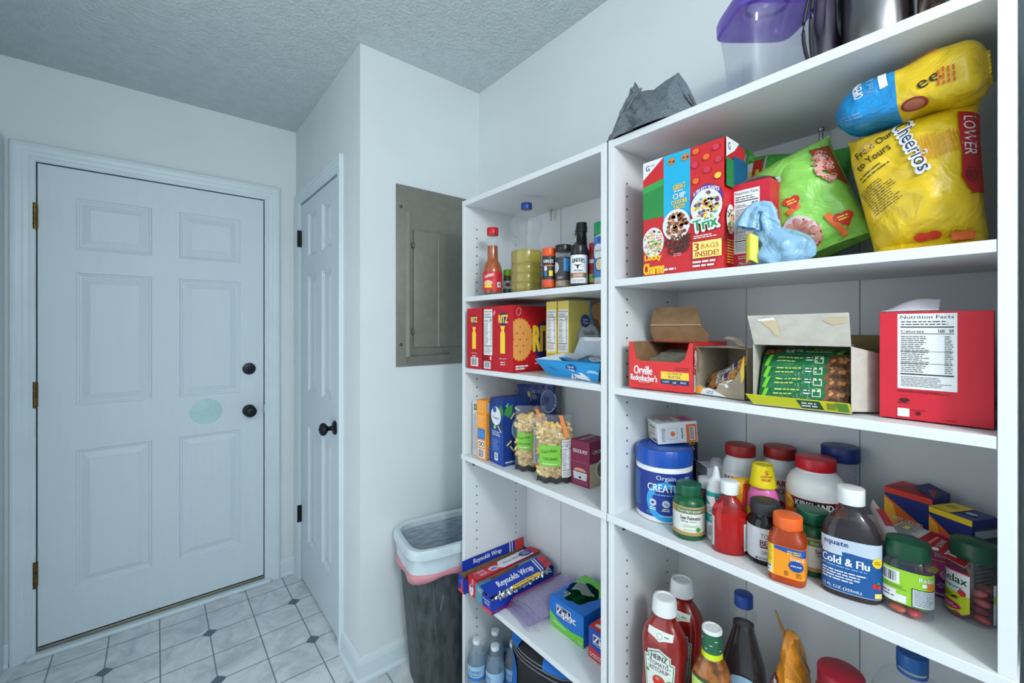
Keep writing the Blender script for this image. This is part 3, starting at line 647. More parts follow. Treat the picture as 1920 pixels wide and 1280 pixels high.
# clear jar with blue cap
x, y = 1.131, .2612; t = thing('candy_jar', 'pale clear jar with dark blue cap behind the big white supplement jar', 'jar', (x, y, ZM), cam_rz(x, y))
lat('jar_body', t, [(0, 0), (.024, 0), (.027, .003), (.027, .155), (.027, .165), (.027, .172), (.027, .18)], clear('pale_jar', (214, 212, 226), .55))
cap(t, .0335, .030, .177, mat('navy_cap', (24, 50, 120), .35)); b = lab(t, .027, .02, .13, ink(180, 178, 196), a=2.2); b.r(-.03, .03, .09, .12, ink(70, 40, 110)); fin(b)
# cold and flu bottle
x, y = .925, .199; t = thing('cold_medicine_bottle', 'dark cold and flu syrup bottle with white cap and blue label', 'bottle', (x, y, ZM), cam_rz(x, y, 2))
SY = .55
lat('bottle_body', t, [(0, 0), (.038, 0), (.0415, .003), (.0415, .100), (.040, .113), (.031, .130), (.021, .142), (.0165, .146), (.0175, .150), (.0165, .155), (.0165, .162)], clear('smoke_plastic', (120, 110, 120), .14), sy=SY, sup=2.6)
lat('liquid', t, [(0, .0015), (.037, .002), (.040, .004), (.040, .100), (.0385, .112), (.035, .120), (0, .120)], mat('dark_syrup', (34, 24, 32), .1), sy=SY * .97, sup=2.6)
cap(t, .0195, .027, .158, WPL)
BL2 = ink(22, 84, 150)
def movl(R, sy, sup):
    def f(s_, t_, o_):
        a = s_ / R; ca, sa = math.sin(a), math.cos(a); e = 1 / ((abs(ca) ** sup + abs(sa) ** sup) ** (1 / sup)); return ((R * e + o_) * ca, -(R * e + o_) * sa * sy, t_)
    return f
b = B(); b.on(movl(.0419, SY, 2.6), .005); b.part = 'label'; b.par = t
b.grid(lambda i, j: b.mp(-.052 + i * .104, .010 + j * .090, 0), 30, 1, ink(190, 204, 224)); b.p([(-.051, .011), (.051, .011), (.051, .074), (0, .079), (-.051, .078)], BL2)
b.t('equate', -.022, .090, .036, .010, NVY, bold=.04); b.r(-.044, -.012, .072, .080, SIL); b.t('Cold & Flu', -.010, .063, .066, .013, WHITE, bold=.045); b.mic(-.044, .04, .050, .055, 1, LBL)
b.mic(-.044, .02, .028, .047, 4, WHITE, .5); b.t('12 FL OZ (355mL)', -.014, .0165, .054, .006, WHITE); b.e(.036, .071, .0095, .0085, YEL); b.mic(.030, .042, .068, .074, 2, BLACK); b.e(.030, .033, .004, .004, ink(200, 40, 50)); b.e(.038, .031, .004, .004, ink(210, 50, 50)); b.e(.036, .038, .003, .002, GRN); b.r(.030, .044, .013, .021, ink(240, 214, 110)); fin(b)
# white carton lying behind it
t, b = pbox('medicine_carton', 'low white medicine carton lying behind the cold and flu bottle', 'medicine box', (1.06, .186, ZM + .0), FACE + math.radians(-25), .066, .06, .088, ink(196, 200, 202))
b.on(mtop(.066, .06, .088)); b.t('Loratadine', .012, -.004, .05, .007, NVY); b.mic(-.03, .03, -.024, -.014, 2, ink(90, 90, 90)); b.on(mfront(.066, .06, .088)); b.mic(-.03, .03, .02, .07, 5, ink(150, 152, 156)); b.build('carton', t)
# blue jar with tube lying across
x, y = .985, .151; t = thing('ointment_jar', 'cobalt blue ointment jar with teal cap mostly hidden behind green capped gummies', 'jar', (x, y, ZM), cam_rz(x, y, -10))
lat('jar_body', t, rc(.026, .062, .003, .006), mat('cobalt_plastic', (24, 60, 150), .2)); cap(t, .0255, .018, .062, mat('teal_cap', (30, 110, 110), .4))
b = lab(t, .026, .014, .05, ink(40, 100, 190), a=2.4); b.t('VapoRub', -.012, .036, .022, .007, WHITE); b.e(-.012, .026, .012, .005, ink(190, 40, 60)); fin(b)
x, y = 1.0, .160
t = thing('ointment_tube', 'white tube with round cap resting tilted over the cobalt blue jar', 'tube', (.976, .150, ZM + .094), 0); t.rotation_euler = (0, math.radians(68), math.radians(32))
lat('cap', t, rc(.014, .020, .001, .002), WPL, -.020, n=60, rib=RIB(40, .03))
b = B(); b.grid(lambda i, j: ((.013 * math.cos(2 * PI * i)) * (1 - j * .05), (.013 * math.sin(2 * PI * i)) * (1 - j * .85), j * .085), 28, 8, ink(206, 200, 200)); b.on(lambda s_, t_, o_: (-(.0133 + o_), s_, t_)); b.r(-.006, .006, .02, .06, ink(180, 50, 60)); b.build('tube_body', t, 50)
# hot liquid therapy boxes
def therapy(loc, rz, label, band, W=.072, D=.064, Hh=.108):
    t, b = pbox('tea_medicine_carton', label, 'medicine box', loc, rz, W, D, Hh, ink(30, 50, 120), group='hot liquid therapy cartons')
    b.on(mfront(W, D, Hh)); b.r(-W / 2, W / 2, Hh * .93, Hh, band); b.p([(-W / 2, 0), (W / 2, 0), (W / 2, Hh * .58), (-W / 2, Hh * .9)], ink(230, 112, 40)); b.p([(-W / 2, Hh * .5), (-W * .1, Hh * .4), (-W * .3, Hh * .8), (-W / 2, Hh * .88)], ink(244, 180, 60))
    b.t('HOT LIQUID', 0, Hh * .64, W * .62, .008, WHITE, bold=.03); b.t('THERAPY', 0, Hh * .53, W * .5, .008, WHITE, bold=.03); b.mic(-W * .25, W * .25, Hh * .43, Hh * .47, 1, WHITE)
    b.e(-W * .18, Hh * .27, .008, .008, ink(40, 150, 210)); b.e(W * .22, Hh * .27, .008, .008, ink(40, 150, 210)); b.t('Flu', 0, Hh * .12, W * .4, .01, WHITE)
    b.on(mright(W, D, Hh)); b.r(-D / 2 + .003, D / 2 - .003, 0, Hh * .9, ink(70, 84, 104)); b.r(-D * .42, D * .42, Hh * .78, Hh * .87, SIL); b.mic(-D * .4, D * .4, Hh * .05, Hh * .74, 10, SIL, .35); b.r(-D * .4, D * .4, Hh * .68, Hh * .70, ink(150, 150, 60))
    b.on(mtop(W, D, Hh)); b.r(-W / 2, 0, -D / 2, D / 2, band); b.mic(-W * .4, -W * .08, -D * .1, D * .2, 2, NVY); b.e(W * .2, 0, .008, .006, SIL); b.build('carton', t)
    return t
t = therapy((1.114, .139, ZM), FACE + math.radians(-16), 'hot liquid therapy carton with red top band and open lid, farther back', ink(220, 60, 40), Hh=.152)
b = B(); b.plate([(-.036, -.03, .152), (.036, -.03, .152), (.03, .0, .160), (-.01, .0, .159)], .0008, ink(150, 50, 50)); b.plate([(.036, -.03, .1525), (.036, .03, .1525), (.008, .026, .164), (.004, -.016, .163)], .0008, ink(30, 44, 100)); b.build('lid_flap', t)
therapy((1.075, .0755, ZM + .0), FACE + math.radians(-28), 'hot liquid therapy carton with yellow top band near the right post', YEL, W=.062, D=.058, Hh=.142)
# gummy jars with their gummies
GUMRED = mat('gummy_red', (196, 84, 84), .35, var=.15, vscale=60, trans=.1); GUMOR = mat('gummy_orange', (214, 96, 60), .35, var=.15, vscale=60, trans=.1)
GSET = []
def gummy(loc, m, label, group, rot):
    b = B(); b.lathe([(0, -.0055), (.006, -.005), (.0092, -.001), (.0092, .001), (.006, .005), (0, .0055)], m, 20, sx=1.3, sy=.95, cap=False)
    o = b.build('gummy', None, 70); o.location = loc; o.rotation_euler = rot; tag(o, label, 'gummy', group); return o
def gjar(x, y, off, label, R, Hc, sy, paint):
    t = thing('gummy_jar', label, 'jar', (x, y, ZM), cam_rz(x, y, off), 'green capped gummy jars')
    lat('jar_body', t, [(0, 0), (R * .9, 0), (R, .004), (R, Hc * .74), (R * .93, Hc * .80), (R * .84, Hc * .84), (R * .86, Hc * .86), (R * .84, Hc * .89)], CLR, sy=sy, sup=2.8)
    lat('flip_cap', t, [(R * .88, 0), (R * .92, .002), (R * .92, .012), (R * .86, .026), (R * .5, .030), (0, .030)], mat('dark_green_cap', (18, 74, 52), .35), Hc * .85, sy=sy * 1.02, sup=2.5)
    b = B(); b.on(movl(R + .0006, sy, 2.8), .004); b.part = 'label'; b.par = t; paint(b); fin(b); return t
def p1(b):
    G = ink(150, 206, 50)
    b.grid(lambda i, j: b.mp(-.044 + i * .088, .020 + j * .054, 0), 24, 1, G); b.bars(-.040, -.008, .050, .070); b.r(-.043, -.012, .021, .040, OBX); b.mic(-.036, -.014, .026, .036, 2, BLACK); b.mic(-.028, .002, .042, .048, 3, ink(60, 110, 40)); b.r(-.012, .0, .022, .034, OBX)
    b.r(.006, .038, .021, .050, BLACK); b.r(.007, .037, .022, .049, SIL); b.mic(.009, .035, .024, .048, 8, BLACK, .4); b.t('Relax', .024, .066, .020, .007, WHITE); b.e(.028, .057, .007, .005, ORA); b.e(.020, .058, .003, .003, WHITE)
def p2(b):
    b.p([(-.036, .073), (-.036, .014), (-.03, .009), (.0, .009), (.008, .016), (.008, .073)], WHITE); b.p([(-.036, .044), (.008, .040), (.008, .016), (0, .0095), (-.03, .0095), (-.036, .014)], ink(206, 220, 40)); b.r(-.036, .008, .073, .0755, ink(200, 30, 70))
    b.t('Relax', -.012, .062, .034, .012, ink(20, 70, 40), bold=.035); b.t('chewy', -.014, .049, .026, .008, ink(40, 130, 80)); b.e(-.001, .043, .005, .005, ink(210, 50, 60)); b.mic(-.034, -.004, .030, .038, 3, BLACK); b.e(-.016, .019, .014, .006, ink(200, 30, 90)); b.mic(-.026, -.006, .016, .022, 2, WHITE)
    b.grid(lambda i, j: b.mp(.034 + i * .006, .008 + j * .06, 0), 3, 1, WHITE); b.r(.034, .040, .040, .052, ink(150, 206, 50))
gjar(.942, .128, -4, 'clear gummy jar with green flip cap and lime barcode label, mostly empty', .0310, .105, .8, p1)
gjar(1.0, .059, -24, 'clear relax gummy jar with green flip cap beside the right post, half full', .029, .112, .9, p2)
rd = random.Random(3)
for i, (dx, dy, dz) in enumerate([(-.016, .010, .008), (-.018, -.010, .0095), (-.006, -.001, .0225), (.012, .008, .008), (.010, -.011, .0095)]):
    gummy((.942 + dx, .128 + dy, ZM + dz), (GUMOR, GUMRED)[i % 2], 'soft orange-red gummy at the bottom of the mostly empty gummy jar', 'gummies in the lime label jar', (rd.uniform(-.25, .25), rd.uniform(-.3, .3), rd.uniform(0, 3)))
k = 0
for lay in range(4):
    for dx, dy in ((-.013, .011), (-.013, -.009), (.009, .009), (.010, -.010)):
        k += 1; gummy((1.0 + dx + rd.uniform(-.002, .002), .059 + dy + rd.uniform(-.002, .002), ZM + .0085 + lay * .0125), GUMRED if k % 3 else mat('gummy_dark', (130, 50, 64), .35, var=.15), 'dusty red gummy heaped in the half full relax jar', 'gummies in the relax jar', (rd.uniform(-.35, .35), rd.uniform(-.35, .35), rd.uniform(0, 3)))
# pink chewable tablet box
MAG = ink(226, 70, 150)
W, D, Hh = .048, .028, .100
t, b = pbox('medicine_carton', 'bright pink chewable tablet carton between the two green capped gummy jars', 'medicine box', (1.046, .097, ZM), cam_rz(1.0, .098, 4), W, D, Hh, MAG)
b.on(mfront(W, D, Hh)); b.p([(-.024, 0), (.024, 0), (.024, .034), (-.024, .040)], ink(140, 40, 130)); b.t('Pepto', .0, .082, .042, .012, ink(244, 210, 60), bold=.045); b.t('BISMOL', .004, .071, .03, .007, ink(244, 210, 200)); b.mic(-.02, .02, .060, .064, 1, YEL); b.e(.008, .040, .013, .010, ink(250, 190, 220)); b.e(.008, .041, .0105, .0075, ink(244, 150, 200)); b.p([(-.02, .044), (-.012, .052), (-.006, .046), (-.01, .038), (-.02, .038)], YEL)
b.mic(-.010, .022, .016, .026, 3, WHITE, .4, 'c'); b.t('CHEWABLE TABLETS', .002, .006, .040, .0045, WHITE); b.r(-.024, .024, .093, .097, DARKRED)
b.build('carton', t)
# red packet lying on top of carton and jar
t = thing('medicine_packet', 'flat red and white medicine packet lying aslant over the pink carton', 'packet', (1.005, .108, ZM + .0985), cam_rz(1.0, .1, -20), rx=math.radians(5), ry=math.radians(7)); b = B(); W = .105; D = .062
fn_ = lambda s_, t_, o_: (s_, t_, .004 * math.sin((s_ + .05) * 28) + .003 * math.cos(t_ * 60) * (s_ * 8) + o_)
b.grid(lambda i, j: fn_((i - .5) * W, (j - .5) * D, 0), 24, 12, ink(206, 206, 208)); b.grid(lambda i, j: fn_((.5 - i) * W, (j - .5) * D, -.0012), 24, 12, ink(190, 190, 192)); b.on(fn_, .008)
b.r(-.012, .052, -.031, .031, ink(170, 24, 40)); b.t('TYLENOL', .030, .0, .045, .014, WHITE, rot=-PI / 2 + .1, bold=.04); b.t('SINUS', .012, .004, .03, .007, WHITE, rot=-PI / 2 + .1); b.e(.014, -.022, .004, .006, WHITE); b.r(.0, .004, -.02, .02, ink(230, 120, 120)); b.mic(-.05, -.016, -.028, .028, 12, ink(70, 70, 80), .4); b.r(-.042, -.034, .006, .02, ink(230, 220, 90)); b.build('packet', t, 60)

# ---------------------------------------------------------------- condiments (z = .442)
ZC = .4424
KET = mat('ketchup_red', (140, 26, 22), .28, var=.12, vscale=16, coat=.5)
def ketchup(x, y, rz, label, txt=True):
    t = thing('ketchup_bottle', label, 'bottle', (x, y, ZC), rz, 'ketchup bottles')
    lat('bottle_body', t, [(0, 0), (.046, 0), (.050, .004), (.050, .10), (.0475, .13), (.0475, .15), (.050, .18), (.050, .205), (.044, .228), (.032, .246), (.0245, .254), (.0245, .262), (.027, .265), (.027, .268), (.0245, .272), (.0235, .280), (0, .280)], KET, sy=.66, sup=3.2)
    lat('cap', t, [(.0265, 0), (.0285, .002), (.0265, .030), (.0245, .036), (.020, .037), (.018, .034), (0, .034)], WPL, .268)
    b = B(); b.on(movl(.0503, .66, 3.2), .008); b.part = 'label'; b.par = t
    kx = [(-.028, .075), (.028, .075), (.034, .165), (.034, .175), (.026, .176), (.026, .188), (.0, .198), (-.026, .188), (-.026, .176), (-.034, .175), (-.034, .165)]
    b.p(kx, PAPER); b.p([(q * .94, .132 + (z_ - .132) * .94) for q, z_ in kx], ink(50, 130, 80)); b.p([(q * .88, .132 + (z_ - .132) * .90) for q, z_ in kx], PAPER)
    b.t('HEINZ', 0, .178, .036, .012, BLACK, bold=.045); b.t('TOMATO', 0, .162, .042, .009, ink(40, 44, 50)); b.t('KETCHUP', 0, .150, .042, .009, ink(40, 44, 50))
    b.e(0, .124, .0145, .0135, ink(200, 50, 36)); b.e(-.004, .129, .005, .004, ink(226, 110, 90)); b.p([(-.008, .137), (0, .1345), (.008, .137), (.003, .132), (-.003, .132)], GRN); b.e(.022, .132, .006, .003, GRN, rot=.5); b.e(-.026, .140, .005, .003, GRN, rot=-.8); b.mic(-.022, -.010, .096, .106, 2, BLACK); b.mic(.004, .022, .088, .098, 2, ink(130, 120, 110)); fin(b)
    def nr(t_):
        for (z0, r0), (z1, r1) in (((.180, .050), (.205, .050)), ((.205, .050), (.228, .044)), ((.228, .044), (.246, .032))):
            if t_ <= z1: return r0 + (r1 - r0) * (t_ - z0) / (z1 - z0)
        return .032
    b = B(); b.on(lambda s_, t_, o_: movl(nr(t_), .66, 3.2)(s_, t_, o_ + .0016), .005); b.part = 'neck_label'; b.par = t
    nk = [(-.026, .232), (-.012, .228), (.0, .222), (.012, .228), (.028, .232), (.028, .246), (-.026, .246)]
    b.p([(q * 1.0, z_ - .008) for q, z_ in nk], PAPER); ringpoly(b, 0, .226, .0058, .0066, GRN); b.mic(.010, .026, .226, .232, 1, GRN); fin(b)
    return t
ketchup(.925, .552, cam_rz(.925, .552, -22), 'ketchup bottle standing in front, nearest the left side panel')
ketchup(1.022, .562, cam_rz(1.022, .562, -22), 'ketchup bottle standing behind the other one')
x, y = .930, .442; t = thing('dressing_bottle', 'brown salad dressing bottle with green banded white cap', 'bottle', (x, y, ZC), cam_rz(x, y, -14))
lat('bottle_body', t, [(0, 0), (.038, 0), (.041, .004), (.041, .17), (.037, .195), (.026, .220), (.0205, .232), (0, .232)], mat('dressing_brown', (150, 92, 40), .25, var=.3, vscale=50, coat=.4), sy=.8, sup=2.6)
lat('cap', t, [(.0200, 0), (.0205, .002), (.0205, .058), (.019, .0605), (.016, .061), (.015, .059), (0, .059)], WPL, .228)
b = lab(t, .0206, .230, .282, ink(36, 96, 66), a=3.1); b.r(-.064, .064, .230, .242, ink(206, 226, 30))
for q in range(9): b.r(-.04 + q * .010, -.034 + q * .010, .250 + (q % 3) * .010, .2515 + (q % 3) * .010, WHITE)
b.part = 'neck_band'; fin(b)
b = B(); b.on(movl(.0414, .8, 2.6), .008); b.part = 'label'; b.par = t; b.p([(-.04, .06), (.04, .06), (.04, .172), (0, .19), (-.04, .192)], ink(34, 96, 60)); b.p([(-.037, .06), (.037, .06), (.037, .166), (0, .183), (-.037, .187)], ink(196, 220, 110)); b.p([(-.03, .06), (.037, .06), (.037, .16), (0, .176), (-.034, .165)], PAPER)
b.t('FOOD CLUB', -.002, .163, .05, .007, ink(40, 80, 110), rot=-.12); b.t('Italian', 0, .146, .05, .013, ink(30, 90, 60), bold=.03); b.t('DRESSING', 0, .13, .05, .006, ink(30, 90, 60)); fin(b)
x, y = 1.02, .4135; t = thing('pancake_syrup_bottle', 'clear bottle of dark pancake syrup with blue cap', 'bottle', (x, y, ZC), cam_rz(x, y, -4))
SP = [(0, 0), (.044, 0), (.047, .004), (.047, .15), (.043, .19), (.030, .235), (.0225, .262), (.0225, .274), (.027, .29), (.026, .302), (.019, .314), (.016, .318)]
lat('bottle_body', t, SP, CLR, sy=.85); lat('syrup', t, [(0, .002)] + [(r_ - .0016, z_) for r_, z_ in SP[1:8]] + [(.0205, .270), (0, .270)], mat('pancake_syrup', (30, 18, 18), .08), sy=.85)
cap(t, .0185, .027, .313, mat('royal_cap', (26, 60, 140), .35))
b = lab(t, .0474, .05, .150, ink(150, 190, 215), a=1.2, sy=.85); b.e(0, .15, .034, .03, ink(150, 190, 215)); b.e(.008, .152, .009, .007, ink(30, 80, 180)); b.t('Original', .004, .128, .04, .009, NVY); b.t('SYRUP', .004, .11, .04, .012, NVY); fin(b)
t, b, P = pouch('chip_bag', 'open orange snack bag with folded top clipped by a wooden peg', 'bag', (1.0, .310, ZC), cam_rz(.985, .30, -30), .088, .315, .07, film('orange_film', (222, 142, 36)), amp=.009, seed=9,
    fn=lambda p: Vector((p.x * (1 - .72 * max(0, (p.z - .17) / .145)), p.y, p.z)))
b.e(-.028, .19, .024, .036, ink(120, 30, 50)); b.e(-.028, .19, .019, .029, PAPER); b.mic(-.042, -.014, .175, .205, 3, NVY); b.t('chips', -.02, .14, .05, .02, ink(130, 30, 40)); b.r(.008, .03, .02, .24, ink(236, 160, 50)); fin(b)
for q, (dx, z_) in enumerate(((-.010, .300), (.016, .285))):
    b = B(); b.tube([(dx - .018 * (1 - q) , -.012, z_ + .048 - q * .02), (dx, -.006, z_), (dx + .012, .004, z_ - .03)], [.0022, .0045, .004], mat('wood_peg', (150, 110, 60), .6, var=.2), 8); b.build('clothes_peg', t, 40)
x, y = .955, .220; t = thing('condiment_jar', 'tall jar of which only the wide crimson lid shows above the frame edge', 'jar', (x, y, ZC), cam_rz(x, y))
lat('jar_body', t, [(0, 0), (.036, 0), (.040, .004), (.040, .24), (.038, .275), (.032, .285), (0, .285)], mat('dark_sauce', (96, 30, 24), .25, coat=.4)); cap(t, .0345, .032, .285, mat('crimson_lid', (150, 22, 40), .4))
x, y = .952, .124; t = thing('juice_bottle', 'large empty clear plastic bottle with blue screw cap', 'bottle', (x, y, ZC), cam_rz(x, y))
lat('bottle_body', t, [(0, 0), (.050, 0), (.054, .004), (.054, .30), (.051, .335), (.040, .358), (.020, .372), (.0165, .376), (.0165, .388)], CLR)
lat('cap_ring', t, [(.0185, 0), (.0195, 0), (.0195, .005), (.0185, .005)], mat('blue_screw_cap', (16, 84, 150), .3), .375); cap(t, .0195, .024, .384, mat('blue_screw_cap', ()))

# ---------------------------------------------------------------- bottles and spices (z = 1.493) in the farther unit
ZS = 1.4934
x, y = .898, 1.19; t = thing('hot_sauce_bottle', 'orange hot sauce bottle with red cap and label, leftmost on its shelf', 'bottle', (x, y, ZS), cam_rz(x, y, 3)); t.scale = (1.18, 1.18, 1.08)
HS = [(0, 0), (.027, 0), (.0285, .003), (.0285, .075), (.026, .088), (.0175, .106), (.0165, .112), (.0158, .150), (.0165, .158), (.0180, .164), (.0180, .172), (.0145, .180), (.013, .183), (.013, .190)]
lat('bottle_body', t, HS, CLR); lat('sauce', t, [(0, .002)] + [(r_ - .0012, z_) for r_, z_ in HS[1:8]] + [(.0148, .152), (0, .152)], mat('hot_sauce', (176, 84, 20), .15, var=.2, vscale=70)); cap(t, .0165, .024, .186, mat('red_gloss_cap', ()))
b = lab(t, .0288, .010, .068, ink(204, 36, 50), a=2.3); b.t('Louisiana', -.014, .056, .030, .012, ink(240, 230, 220), rot=.3, shear=.2, bold=.03); b.e(-.016, .032, .014, .008, ink(226, 190, 150)); b.r(-.028, -.004, .017, .025, YEL); b.r(.012, .024, .018, .034, OBX); b.e(.018, .026, .003, .005, ink(60, 120, 170)); b.r(.032, .044, .012, .066, OBX); b.mic(.033, .043, .014, .064, 11, BLACK); fin(b)
def spice(name, label, x, y, R, Hh, off, body, cm, bands, contents=None, cz=.022, sy=1):
    t = thing(name, label, 'spice jar', (x, y, ZS), cam_rz(x, y, off)); Hb = Hh - cz
    lat('jar_body', t, [(0, 0), (R - .002, 0), (R, .002), (R, Hb - .008), (R * .9, Hb - .001), (R * .85, Hb + .003), (0, Hb + .003)], body)
    if contents: lat('contents', t, [(0, .001), (R - .003, .001), (R - .0012, .003), (R - .0012, contents[1]), (0, contents[1])], contents[0])
    lat('cap', t, rc(R * 1.0, cz, .0006, .0018), cm, Hb, n=96, rib=RIB(50, .012))
    b = lab(t, R + .0003, bands[0], bands[1], bands[2], a=2.5); bands[3](b); fin(b); return t
GCL = CLR
spice('seasoning_jar', 'tiny herb jar with lime green cap behind hot sauce and oil', .955, 1.177, .0155, .086, 0, mat('herb_dark', (92, 76, 50), .3), mat('lime_cap', (140, 206, 40), .35), (.008, .046, ink(196, 206, 200), lambda b: (b.e(0, .032, .008, .007, ink(110, 20, 60)), b.r(-.04, .04, .008, .018, ink(40, 110, 90)))))
# cooking oil
x, y = .945, 1.066; t = thing('cooking_oil_bottle', 'large clear fluted bottle two thirds full of yellow cooking oil, blue cap', 'bottle', (x, y, ZS), cam_rz(x, y, 8)); t.scale = (1.07, 1.07, 1.02)
OP = [(0, 0), (.045, 0), (.0485, .004), (.0485, .026), (.0465, .029), (.0485, .032), (.0485, .056), (.0465, .059), (.0485, .062), (.0485, .086), (.0465, .089), (.0485, .092), (.0485, .128), (.046, .142), (.040, .158), (.037, .172), (.042, .188), (.0475, .205), (.0475, .226), (.040, .242), (.026, .258), (.0145, .266), (.0145, .276)]
lat('bottle_body', t, OP, clear('oil_bottle_plastic', (236, 240, 240), .08, .05, .8), n=96, rib=lambda a, z: 1 + (.030 * math.cos(a * 14) if .15 < z < .245 else .012 * math.cos(a * 8) if z < .125 else 0))
lat('oil', t, [(0, .002)] + [(r_ - .0022, z_) for r_, z_ in OP[1:13]] + [(.0455, .131), (0, .131)], mat('cooking_oil', (232, 206, 26), .1, trans=.65, var=.05), n=64, rib=lambda a, z: 1 + .012 * math.cos(a * 8))
cap(t, .0165, .020, .268, mat('royal_cap', ()))
# wide jar behind
spice('seasoning_tub', 'wide pale tub with a flat pinkish lid behind the orange capped spice', 1.05, 1.035, .043, .152, 0, mat('pale_tub', (196, 190, 196), .3), mat('pink_lid', (190, 168, 176), .35), (.02, .11, ink(190, 190, 190), lambda b: b.r(-.04, .04, .08, .09, ink(190, 60, 60))), cz=.014)
spice('spice_jar', 'black label spice jar with bright orange cap', .903, .918, .0195, .118, 0, mat('spice_orange', (206, 84, 40), .4), mat('orange_spice_cap', (232, 88, 36), .35), (.006, .092, ink(44, 46, 54), lambda b: (b.t("DAN-O'S", -.002, .078, .032, .010, WHITE, bold=.04), b.r(-.02, .02, .063, .066, ORA), b.r(-.045, .045, .0062, .024, ink(214, 84, 40)), b.r(0, .012, .034, .050, YEL), b.r(-.014, -.006, .034, .046, ink(50, 120, 170)), b.e(-.01, .056, .005, .008, SIL), b.r(.022, .03, .01, .09, OBX))), cz=.024)
spice('spice_jar', 'clear spice jar with black cap, small blue label and sand coloured spice inside', .918, .872, .0245, .122, -5, GCL, mat('black_cap', (30, 31, 36), .3), (.018, .085, ink(58, 60, 66), lambda b: (b.r(.002, .024, .044, .082, ink(40, 140, 210)), b.mic(.004, .022, .048, .080, 5, ink(120, 190, 230), .5), b.e(-.024, .056, .012, .016, ink(200, 204, 208)), b.mic(-.018, .0, .022, .03, 2, SIL))), (mat('sand_spice', (190, 168, 140), .8, var=.2, vscale=120), .040), cz=.018)
spice('seasoning_shaker', 'spice jar with white steer head label, brown stripe and black cap', .900, .797, .0225, .108, 10, GCL, mat('black_cap', ()), (.003, .080, OBX, lambda b: (b.t("KINDER'S", -.006, .066, .036, .012, BLACK, bold=.04, arc=.003), b.p([(-.020, .055), (-.010, .049), (-.009, .042), (-.006, .042), (-.005, .049), (.006, .055), (-.004, .053), (-.011, .053)], BLACK), b.mic(.0, .012, .047, .049, 1, BLACK), b.t('SMOKIN', -.006, .037, .022, .005, BLACK), b.r(-.05, .03, .018, .031, ink(150, 106, 66)), b.mic(-.02, .012, .020, .029, 2, WHITE), b.mic(-.02, .012, .006, .014, 2, ink(110, 110, 120)), b.r(.020, .034, .006, .078, ink(190, 194, 200)), b.mic(.022, .032, .03, .075, 8, BLACK))), (mat('rub_brown', (120, 84, 50), .8, var=.3, vscale=120), .078), cz=.026)
x, y = 1.03, .912; t = thing('olive_oil_bottle', 'slim olive oil bottle with black cap and small red neck seal', 'bottle', (x, y, ZS), cam_rz(x, y))
lat('bottle_body', t, [(0, 0), (.027, 0), (.029, .003), (.029, .11), (.026, .128), (.0125, .152), (.0115, .176), (0, .176)], mat('olive_glass', (120, 110, 30), .12, trans=.2)); lat('cap', t, rc(.0125, .026, .0005, .002), mat('black_cap', ()), .166)
b = lab(t, .0122, .150, .166, OBX, a=2); b.r(-.007, .007, .152, .163, ink(190, 30, 40)); b.part = 'neck_label'; fin(b); b = lab(t, .0128, .168, .172, YEL, a=3); b.part = 'gold_band'; fin(b)
x, y = .985, .862; t = thing('vinegar_bottle', 'tall glossy black bottle with long neck behind the black capped spices', 'bottle', (x, y, ZS), cam_rz(x, y))
lat('bottle_body', t, [(0, 0), (.028, 0), (.030, .003), (.030, .09), (.026, .108), (.0175, .122), (.0150, .16), (.0150, .176), (0, .176)], mat('black_gloss_plastic', ())); lat('cap', t, [(.0158, 0), (.0172, .001), (.0172, .016), (.0155, .020), (.0165, .024), (.0155, .028), (0, .028)], mat('black_cap', ()), .168)
spice('seasoning_jar', 'narrow spice jar with red cap squeezed between steer head jar and blue cheese shaker', .935, .776, .011, .116, 0, mat('red_spice', (150, 60, 40), .4), mat('red_gloss_cap', ()), (.006, .085, ink(170, 60, 50), lambda b: (b.r(-.02, .02, .060, .070, OBX), b.r(-.02, .02, .045, .055, ink(200, 30, 40)), b.r(-.02, .02, .007, .03, ink(190, 190, 100)), b.r(-.004, .01, .018, .028, GRN))))
spice('cheese_shaker', 'grated cheese shaker with blue label and green cap beside the post', .94, .733, .034, .165, -22, mat('cheese_plastic', (214, 218, 214), .3), mat('green_shaker_cap', (30, 150, 90), .35), (.016, .125, ink(70, 130, 196), lambda b: (b.e(-.012, .085, .02, .02, OBX), b.t('ranch', -.012, .088, .024, .007, NVY), b.e(-.006, .050, .016, .018, ink(30, 44, 70)), b.e(-.006, .050, .0135, .0155, ink(220, 210, 180)), b.r(.016, .03, .018, .122, OBX), b.mic(.017, .029, .02, .12, 16, BLACK), b.r(-.012, .004, .108, .122, ink(30, 90, 170)))), cz=.034)
x, y = 1.03, .778; t = thing('grinder_bottle', 'dark bottle of which a black cap peeks up behind the green shaker cap', 'bottle', (x, y, ZS), cam_rz(x, y))
lat('bottle_body', t, rc(.022, .17, .002, .01), mat('herb_dark', ())); lat('cap', t, rc(.014, .038, .001, .002), mat('black_cap', ()), .17)
# metal pegs / brackets hanging under the top boards
for (x, y, z) in ((1.14, .298, 1.783), (1.14, 1.150, 1.783)):
    t = thing('steel_bolt', 'bare zinc bolt hanging down through the top board above the ' + ('green and yellow bags' if y < .5 else 'cooking oil bottle'), 'bolt', (x, y, z), 0, 'bolts under the top boards')
    B().lathe([(0, 0), (.0035, 0), (.0042, .002), (.0042, .0415)], STEEL, 16, cap=False).build('shank', t, 40); B().lathe([(.0062, .036), (.0066, .037), (.0066, .0415), (.0042, .0415)], STEEL, 16, cap=False).build('collar', t, 40)

